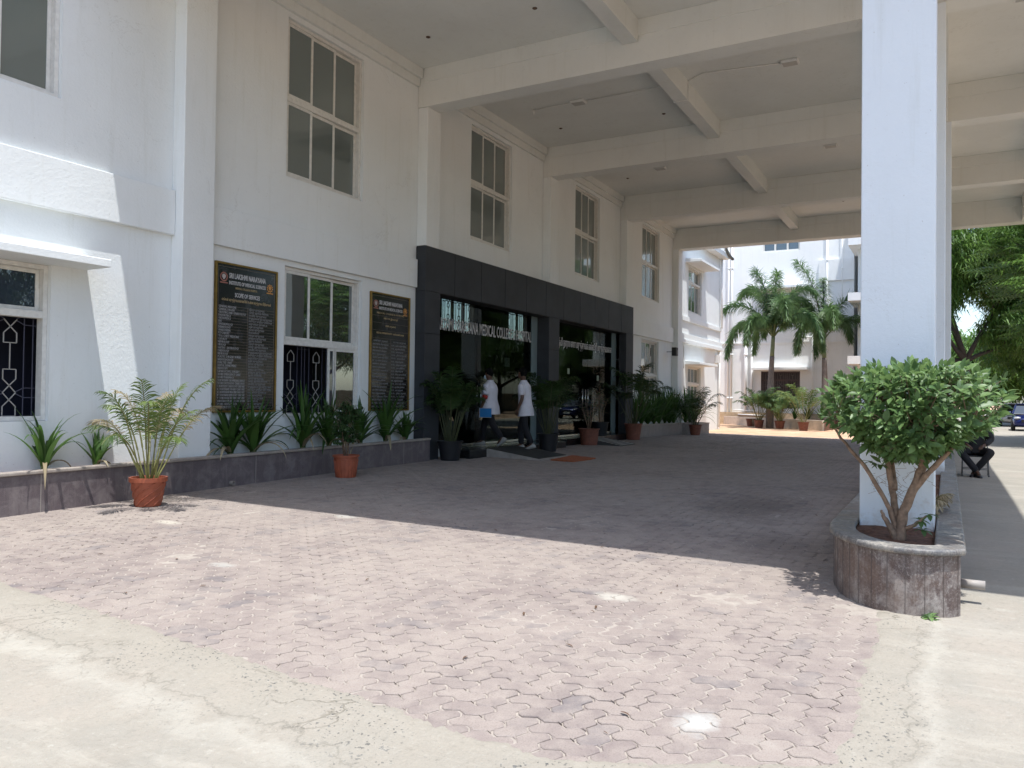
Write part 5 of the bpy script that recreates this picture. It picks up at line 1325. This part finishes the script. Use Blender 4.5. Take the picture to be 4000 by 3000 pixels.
# ------------------------------------------------------------------ people
def skin_mesh(name, verts, edges, radii, mat, parent, root=0, sub=2, smooth=True):
    me = bpy.data.meshes.new(name); me.from_pydata(verts, edges, []); o = bpy.data.objects.new(name, me); COL.objects.link(o)
    sk = o.modifiers.new('skin', 'SKIN'); sk.use_smooth_shade = True
    for i, r in enumerate(radii):
        me.skin_vertices[0].data[i].radius = r if hasattr(r, '__len__') else (r, r)
        me.skin_vertices[0].data[i].use_root = (i == root)
    s = o.modifiers.new('sub', 'SUBSURF'); s.levels = s.render_levels = sub
    dg = bpy.context.evaluated_depsgraph_get(); nm = bpy.data.meshes.new_from_object(o.evaluated_get(dg))
    bpy.data.objects.remove(o); bpy.data.meshes.remove(me)
    nm.materials.clear(); nm.materials.append(mat); nm.polygons.foreach_set('use_smooth', [True] * len(nm.polygons))
    if 'var' not in nm.attributes: nm.attributes.new('var', 'FLOAT', 'FACE')
    o = bpy.data.objects.new(name, nm); COL.objects.link(o)
    if parent: o.parent = parent
    return o
SKIN = plain('dark brown skin', (.085, .042, .025), .5, var=.12)
COAT = plain('white cotton coat', (.62, .61, .66), .85, var=.06, nscale=8, bmp=.5, bscale=14)
TROU = plain('black trouser cloth', (.008, .008, .011), .85); HAIR = plain('black hair', (.005, .005, .005), .9, spec=.1); SHOE_W = plain('grey white shoe', (.30, .29, .27), .6); SHOE_B = plain('black shoe', (.012, .012, .014), .35)
def person(loc, rz, J, label, coat=None, sleeve=True, trousers=TROU, shoe=SHOE_W, bulk=1.0, mask=False, curl=.5, cuff=None, top_mat=None, hem=.80, beard=False):
    """J: joints in local space (facing +x, left is +y): pelvis chest neck head  shL elL wrL shR elR wrR  hipL knL anL hipR knR anR; hands along forearm"""
    t = thing('person', label, 'person', loc, rz); V = {k: Vector(v) for k, v in J.items()}
    vs_, es, rs = [], [], []
    def av(p, r, link=None):
        vs_.append(tuple(p)); rs.append(r); i = len(vs_) - 1
        if link is not None: es.append((link, i))
        return i
    pel = av(V['pelvis'], (.13, .12)); wa = av(V['pelvis'].lerp(V['chest'], .45), (.115 * bulk, .11 * bulk), pel); ch = av(V['chest'], (.14 * bulk, .12 * bulk), wa)
    nk = av(V['neck'], .062, ch); hd = V['head'] - V['neck']; hf = Vector(J.get('look', (1, 0, 0))).normalized()
    nk2 = av(V['neck'] + hd * .25, .052, nk); h1 = av(V['neck'] + hd * .52 + hf * .015, (.073, .078), nk2); h2 = av(V['neck'] + hd * .80, (.082, .095), h1); h3 = av(V['neck'] + hd * 1.05 - hf * .01, (.055, .065), h2)
    av(V['neck'] + hd * .60 + hf * .105, .012, h1)      # nose
    for s in 'LR':
        sh = av(V['sh' + s], .058, ch); el = av(V['el' + s], .040, sh); av_ = V['el' + s].lerp(V['wr' + s], .3); f1 = av(av_, .040, el); wr = av(V['wr' + s], .026, f1)
        d = (V['wr' + s] - V['el' + s]).normalized(); sg = 1 if s == 'L' else -1
        pn = Vector(J.get('palm' + s, (0, -sg, 0))).normalized()                # palm normal
        ac = d.cross(pn).normalized(); pm = V['wr' + s] + d * .055; pi_ = av(pm, (.034, .018), wr); 
        for k, (o_, l_) in enumerate(((-.028, .068), (-.010, .078), (.009, .074), (.027, .060))):
            b0 = av(pm + d * .032 + ac * o_, .0095, pi_); d1 = (d + pn * curl * .6).normalized(); p1 = pm + d * .032 + ac * o_ + d1 * l_ * .5; d2 = (d + pn * curl * 1.8).normalized()
            b1 = av(p1, .0085, b0); av(p1 + d2 * l_ * .5, .0065, b1)
        tb = av(pm + ac * -.034 - d * .02, .011, pi_); tm = pm + ac * -.055 + d * .012 + pn * .015; tb2 = av(tm, .0095, tb); av(tm + (d + pn * .6).normalized() * .03, .007, tb2)
        hp = av(V['hip' + s], .088, pel); kn = av(V['kn' + s], .060, hp); cf = av(V['kn' + s].lerp(V['an' + s], .3) , .060, kn); an = av(V['an' + s], .040, cf)
        ft = Vector(J.get('foot' + s, (1, 0, -.1))).normalized(); av(V['an' + s] + ft * .13 + Vector((0, 0, -.045)), (.035, .028), an)
    skin_mesh('body', vs_, es, rs, SKIN, t)
    # trousers
    if trousers:
        v, e, r = [tuple(V['pelvis'] + Vector((0, 0, .06)))], [], [(.105 * bulk, .095 * bulk)]
        for s in 'LR':
            b_ = len(v); kn, an = V['kn' + s], V['an' + s]
            v += [tuple(V['hip' + s] + Vector((0, 0, -.03))), tuple(V['hip' + s].lerp(kn, .5)), tuple(kn), tuple(kn.lerp(an, .5)), tuple(an + (kn - an) * .02)]; e += [(0, b_), (b_, b_ + 1), (b_ + 1, b_ + 2), (b_ + 2, b_ + 3), (b_ + 3, b_ + 4)]; r += [.090, .090, .078, .072, .066]
        skin_mesh('trousers', v, e, r, trousers, t)
    # coat: torso loft with sleeves
    m = MB(); up_ = (V['neck'] - V['pelvis']); B = top_mat or COAT; c0 = V['pelvis']; shw = (V['shL'] - V['shR']).length / 2; fwd = Vector((1, 0, 0)); lat = (V['shL'] - V['shR']).normalized(); fwd = lat.cross(Vector((0, 0, 1))) * -1; fwd = Vector((0, 0, 1)).cross(lat) * -1 if False else lat.cross(up_.normalized()) ; 
    rings = []
    hem_z = hem
    for u, a, b_ in ((hem_z - 1.0, .225, .185), (-.12, .215, .178), (.0, .20, .165), (.25, .165, .145), (.5, .175, .145), (.72, .195, .145), (.86, .19, .125), (.95, .13, .095), (1.02, .075, .072), (1.06, .072, .070)):
        c = c0 + up_ * u; bulge = fwd * (.03 * (bulk - 1) * 4 * math.exp(-((u - .2) / .25) ** 2))
        rings.append([(c + bulge + lat * (a * bulk if u < .8 else a) * math.cos(q) + fwd * (b_ * bulk if u < .8 else b_) * math.sin(q) * (1 + .05 * math.sin(5 * q) * (1 if u < .1 else .2))) for q in [2 * math.pi * i / 26 for i in range(26)]])
    k = 26; m.add([p for r_ in rings for p in r_], [(i * k + q, i * k + (q + 1) % k, (i + 1) * k + (q + 1) % k, (i + 1) * k + q) for i in range(len(rings) - 1) for q in range(k)])
    for s in 'LR':
        a, e_ = V['sh' + s], V['el' + s]; c = V['chest'].lerp(a, .72) + Vector((0, 0, .02))
        end = a.lerp(e_, .88 if sleeve == True else .5) if sleeve != 'long' else V['wr' + s].lerp(e_, .08)
        pts = [c, a + Vector((0, 0, .01)), a.lerp(e_, .45), a.lerp(e_, .88)] + ([e_, e_.lerp(V['wr' + s], .5), end] if sleeve == 'long' else [])
        m.tube(pts, [.075, .078, .074, .078] + ([.06, .055, .05] if sleeve == 'long' else []), 16)
    o = m.build('coat' if B == COAT else 'shirt', B, t, smooth=True)
    ss = o.modifiers.new('sub', 'SUBSURF'); ss.levels = ss.render_levels = 1
    if cuff:
        m = MB(); a, e_ = V['elL'], V['wrL']; m.tube([V['shL'].lerp(a, .86), a.lerp(e_, .12)], [.062, .058], 14); m.build('red_cuff', cuff, t, smooth=True)
    # hair
    m = MB(); c = V['neck'] + hd * .88 - hf * .022; m.ball(c, (.100, .092, .115), 18, 12)
    lo = (V['neck'] + hd * .62).z
    m.v = [((x, y, z) if (Vector((x, y, z)) - c).dot(hf) < .035 or z > c.z + .02 else (x - hf.x * .06, y - hf.y * .06, max(z, c.z + .01))) for x, y, z in m.v]
    m.build('hair', HAIR, t, smooth=True)
    if mask:
        m = MB(); c = V['neck'] + hd * .50 + hf * .062; m.ball(c, (.05, .062, .052), 14, 10); m.build('face_mask', plain('pale blue mask', (.55, .68, .74), .7), t, smooth=True)
    else:
        m = MB()
        for sy in (-1, 1): sd_ = hf.cross(Vector((0, 0, 1))) * sy; m.ball(V['neck'] + hd * .72 + hf * .088 + sd_ * .032, .011, 8, 6)
        m.build('eyes', plain('eye white', (.5, .48, .45), .3), t, smooth=True)
    for s in 'LR':
        ft = Vector(J.get('foot' + s, (1, 0, 0))).normalized(); a = V['an' + s]; m = MB(); lat_ = ft.cross(Vector((0, 0, 1))).normalized(); un = lat_.cross(ft)
        secs = [(-.075, .032, .05), (-.05, .040, .095), (.0, .042, .10), (.07, .046, .065), (.14, .048, .045), (.19, .036, .032), (.205, .015, .02)]
        vs2 = []
        for d_, hw, ht in secs:
            c = a + ft * d_ - un * .085
            vs2 += [c + lat_ * hw, c + lat_ * hw * .95 + un * ht * .6, c + lat_ * hw * .5 + un * ht, c - lat_ * hw * .5 + un * ht, c - lat_ * hw * .95 + un * ht * .6, c - lat_ * hw]
        m.add(vs2, [(i * 6 + q, i * 6 + (q + 1) % 6, (i + 1) * 6 + (q + 1) % 6, (i + 1) * 6 + q) for i in range(6) for q in range(6)] + [(5, 4, 3, 2, 1, 0), tuple(36 + q for q in range(6))])
        m.build('shoe', shoe, t, smooth=True)
    return t, V
H2 = R(97)
# taller walker (right) on the ramp, facing the door
J = dict(pelvis=(0, 0, .93), chest=(.03, 0, 1.27), neck=(.04, 0, 1.47), head=(.10, 0, 1.69), look=(1, 0, -.25), shL=(.03, .195, 1.39), elL=(-.03, .26, 1.12), wrL=(.06, .27, .88), shR=(.03, -.195, 1.39), elR=(.02, -.25, 1.12), wrR=(.12, -.24, .90),
         hipL=(0, .095, .90), knL=(-.03, .10, .50), anL=(-.20, .10, .115), hipR=(0, -.095, .90), knR=(.14, -.10, .50), anR=(.12, -.10, .085), footL=(1, 0, -.25), footR=(1, 0, 0))
person((16.75, 8.86, .135), H2, J, 'taller person in a short white coat and dark trousers walking up the ramp', shoe=SHOE_W, hem=.62, bulk=.96)[0].scale = (1.1, 1.1, 1.1)
J = dict(pelvis=(0, 0, .90), chest=(-.01, 0, 1.21), neck=(.0, 0, 1.40), head=(.06, 0, 1.61), look=(1, .15, -.1), shL=(.0, .19, 1.32), elL=(.0, .27, 1.06), wrL=(.08, .27, .84), shR=(.0, -.19, 1.32), elR=(.0, -.25, 1.05), wrR=(.1, -.22, .85), palmL=(0, 1, 0),
         hipL=(0, .095, .86), knL=(-.10, .10, .48), anL=(-.34, .10, .17), hipR=(0, -.095, .86), knR=(.17, -.10, .48), anR=(.22, -.10, .085), footL=(1, 0, -.75), footR=(1, 0, 0))
person((16.2, 9.52, .22), H2, J, 'shorter masked person in a white coat with red cuffs walking in with a blue folder', shoe=SHOE_W, hem=.58, bulk=1.16, mask=True, cuff=plain('red sleeve cloth', (.38, .02, .015), .7))[0].scale = (1.09, 1.09, 1.09)
def rotz(v, a): return Vector((v[0] * math.cos(a) - v[1] * math.sin(a), v[0] * math.sin(a) + v[1] * math.cos(a), v[2]))
# folder sits in the left hand: local frame of the shorter walker
FD = thing('folder', 'bright blue folder held low in the left hand of the masked person', 'folder', (16.2, 9.52, .22), H2); FD.scale = (1.09, 1.09, 1.09)
m = MB(); m.box(-.17, .10, .302, .310, .63, .82); m.build('cover', plain('bright blue card', (.03, .22, .55), .5), FD)
m = MB(); m.box(-.16, .115, .290, .3015, .622, .825); m.build('papers', plain('paper', (.7, .72, .74), .7), FD)
# seated guard
J = dict(pelvis=(-.05, 0, .50), chest=(-.08, 0, .86), neck=(-.05, 0, 1.06), head=(.02, 0, 1.28), look=(1, 0, -.3), shL=(-.06, .20, .98), elL=(.05, .27, .72), wrL=(.27, .14, .62), shR=(-.06, -.20, .98), elR=(.05, -.27, .72), wrR=(.27, -.14, .62), palmL=(0, 0, -1), palmR=(0, 0, -1),
         hipL=(-.02, .10, .49), knL=(.36, .27, .50), anL=(.28, -.03, .095), hipR=(-.02, -.10, .49), knR=(.36, -.27, .50), anR=(.42, .03, .095), footL=(1, -.25, -.05), footR=(1, .25, -.05))
zc = G(18.1, -.62) + .035
person((18.45, -.50, zc), math.pi, J, 'seated person in black with ankles crossed on a metal chair beside the planter', trousers=TROU, shoe=SHOE_B, top_mat=plain('black shirt cloth', (.012, .012, .014), .85), sleeve='long', hem=.97)
CH = thing('metal_chair', 'tubular steel chair with black seat under the seated person in black', 'chair', (18.45, -.50, zc), math.pi)
m = MB(); m.box(-.24, .2, -.22, .22, .385, .41); m.build('seat', BLACK, CH, bevel=.01)
m = MB(); m.box(-.27, -.25, -.2, .2, .6, .9); m.build('backrest', BLACK, CH, bevel=.008)
for sx in (-1, 1):
    for sy in (-1, 1):
        m = MB(); m.tube([(.20 * sx - .02, .23 * sy, .0), (.17 * sx - .02, .22 * sy, .39)] + ([(-.26, .21 * sy, .92)] if sx < 0 else []), .012, 8); m.lathe([(.017, 0), (.017, .04)], 8, (.20 * sx - .02, .23 * sy, 0)); m.build('leg', GALV, CH, smooth=True)
m = MB(); m.tube([(.17, -.23, .14), (.17, .23, .14)], .008, 6); m.tube([(-.2, -.23, .14), (-.2, .23, .14)], .008, 6); m.build('stretcher', GALV, CH)

# ------------------------------------------------------------------ small litter on the pavers
rn = random.Random(31); LM = plain('dry brown leaf', (.10, .055, .03), .9, var=.3); tw = None
src = None
for i in range(70):
    x = rn.uniform(3.4, 13); y = rn.uniform(.5, 8.6)
    if x < xedge(y) + .1: continue
    if src is None:
        m = MB(); blade(m, (-.02, 0, .004), (1, 0, .15), (0, 0, 1), .045, .012, droop=.35, seg=3, fold=.5); src = m.build('fallen_leaf', LM); o = src
    else: o = src.copy(); COL.objects.link(o)
    o.location = (x, y, G(x, y) + .030); o.rotation_euler = (rn.uniform(-.2, .2), 0, rn.uniform(0, 6.28)); s_ = rn.uniform(.6, 1.5); o.scale = (s_, s_ * rn.uniform(.6, 1.2), s_)
    tag(o, 'tiny curled dry leaf lying on the pavers', 'leaf', 'dry leaves scattered over the pavers')
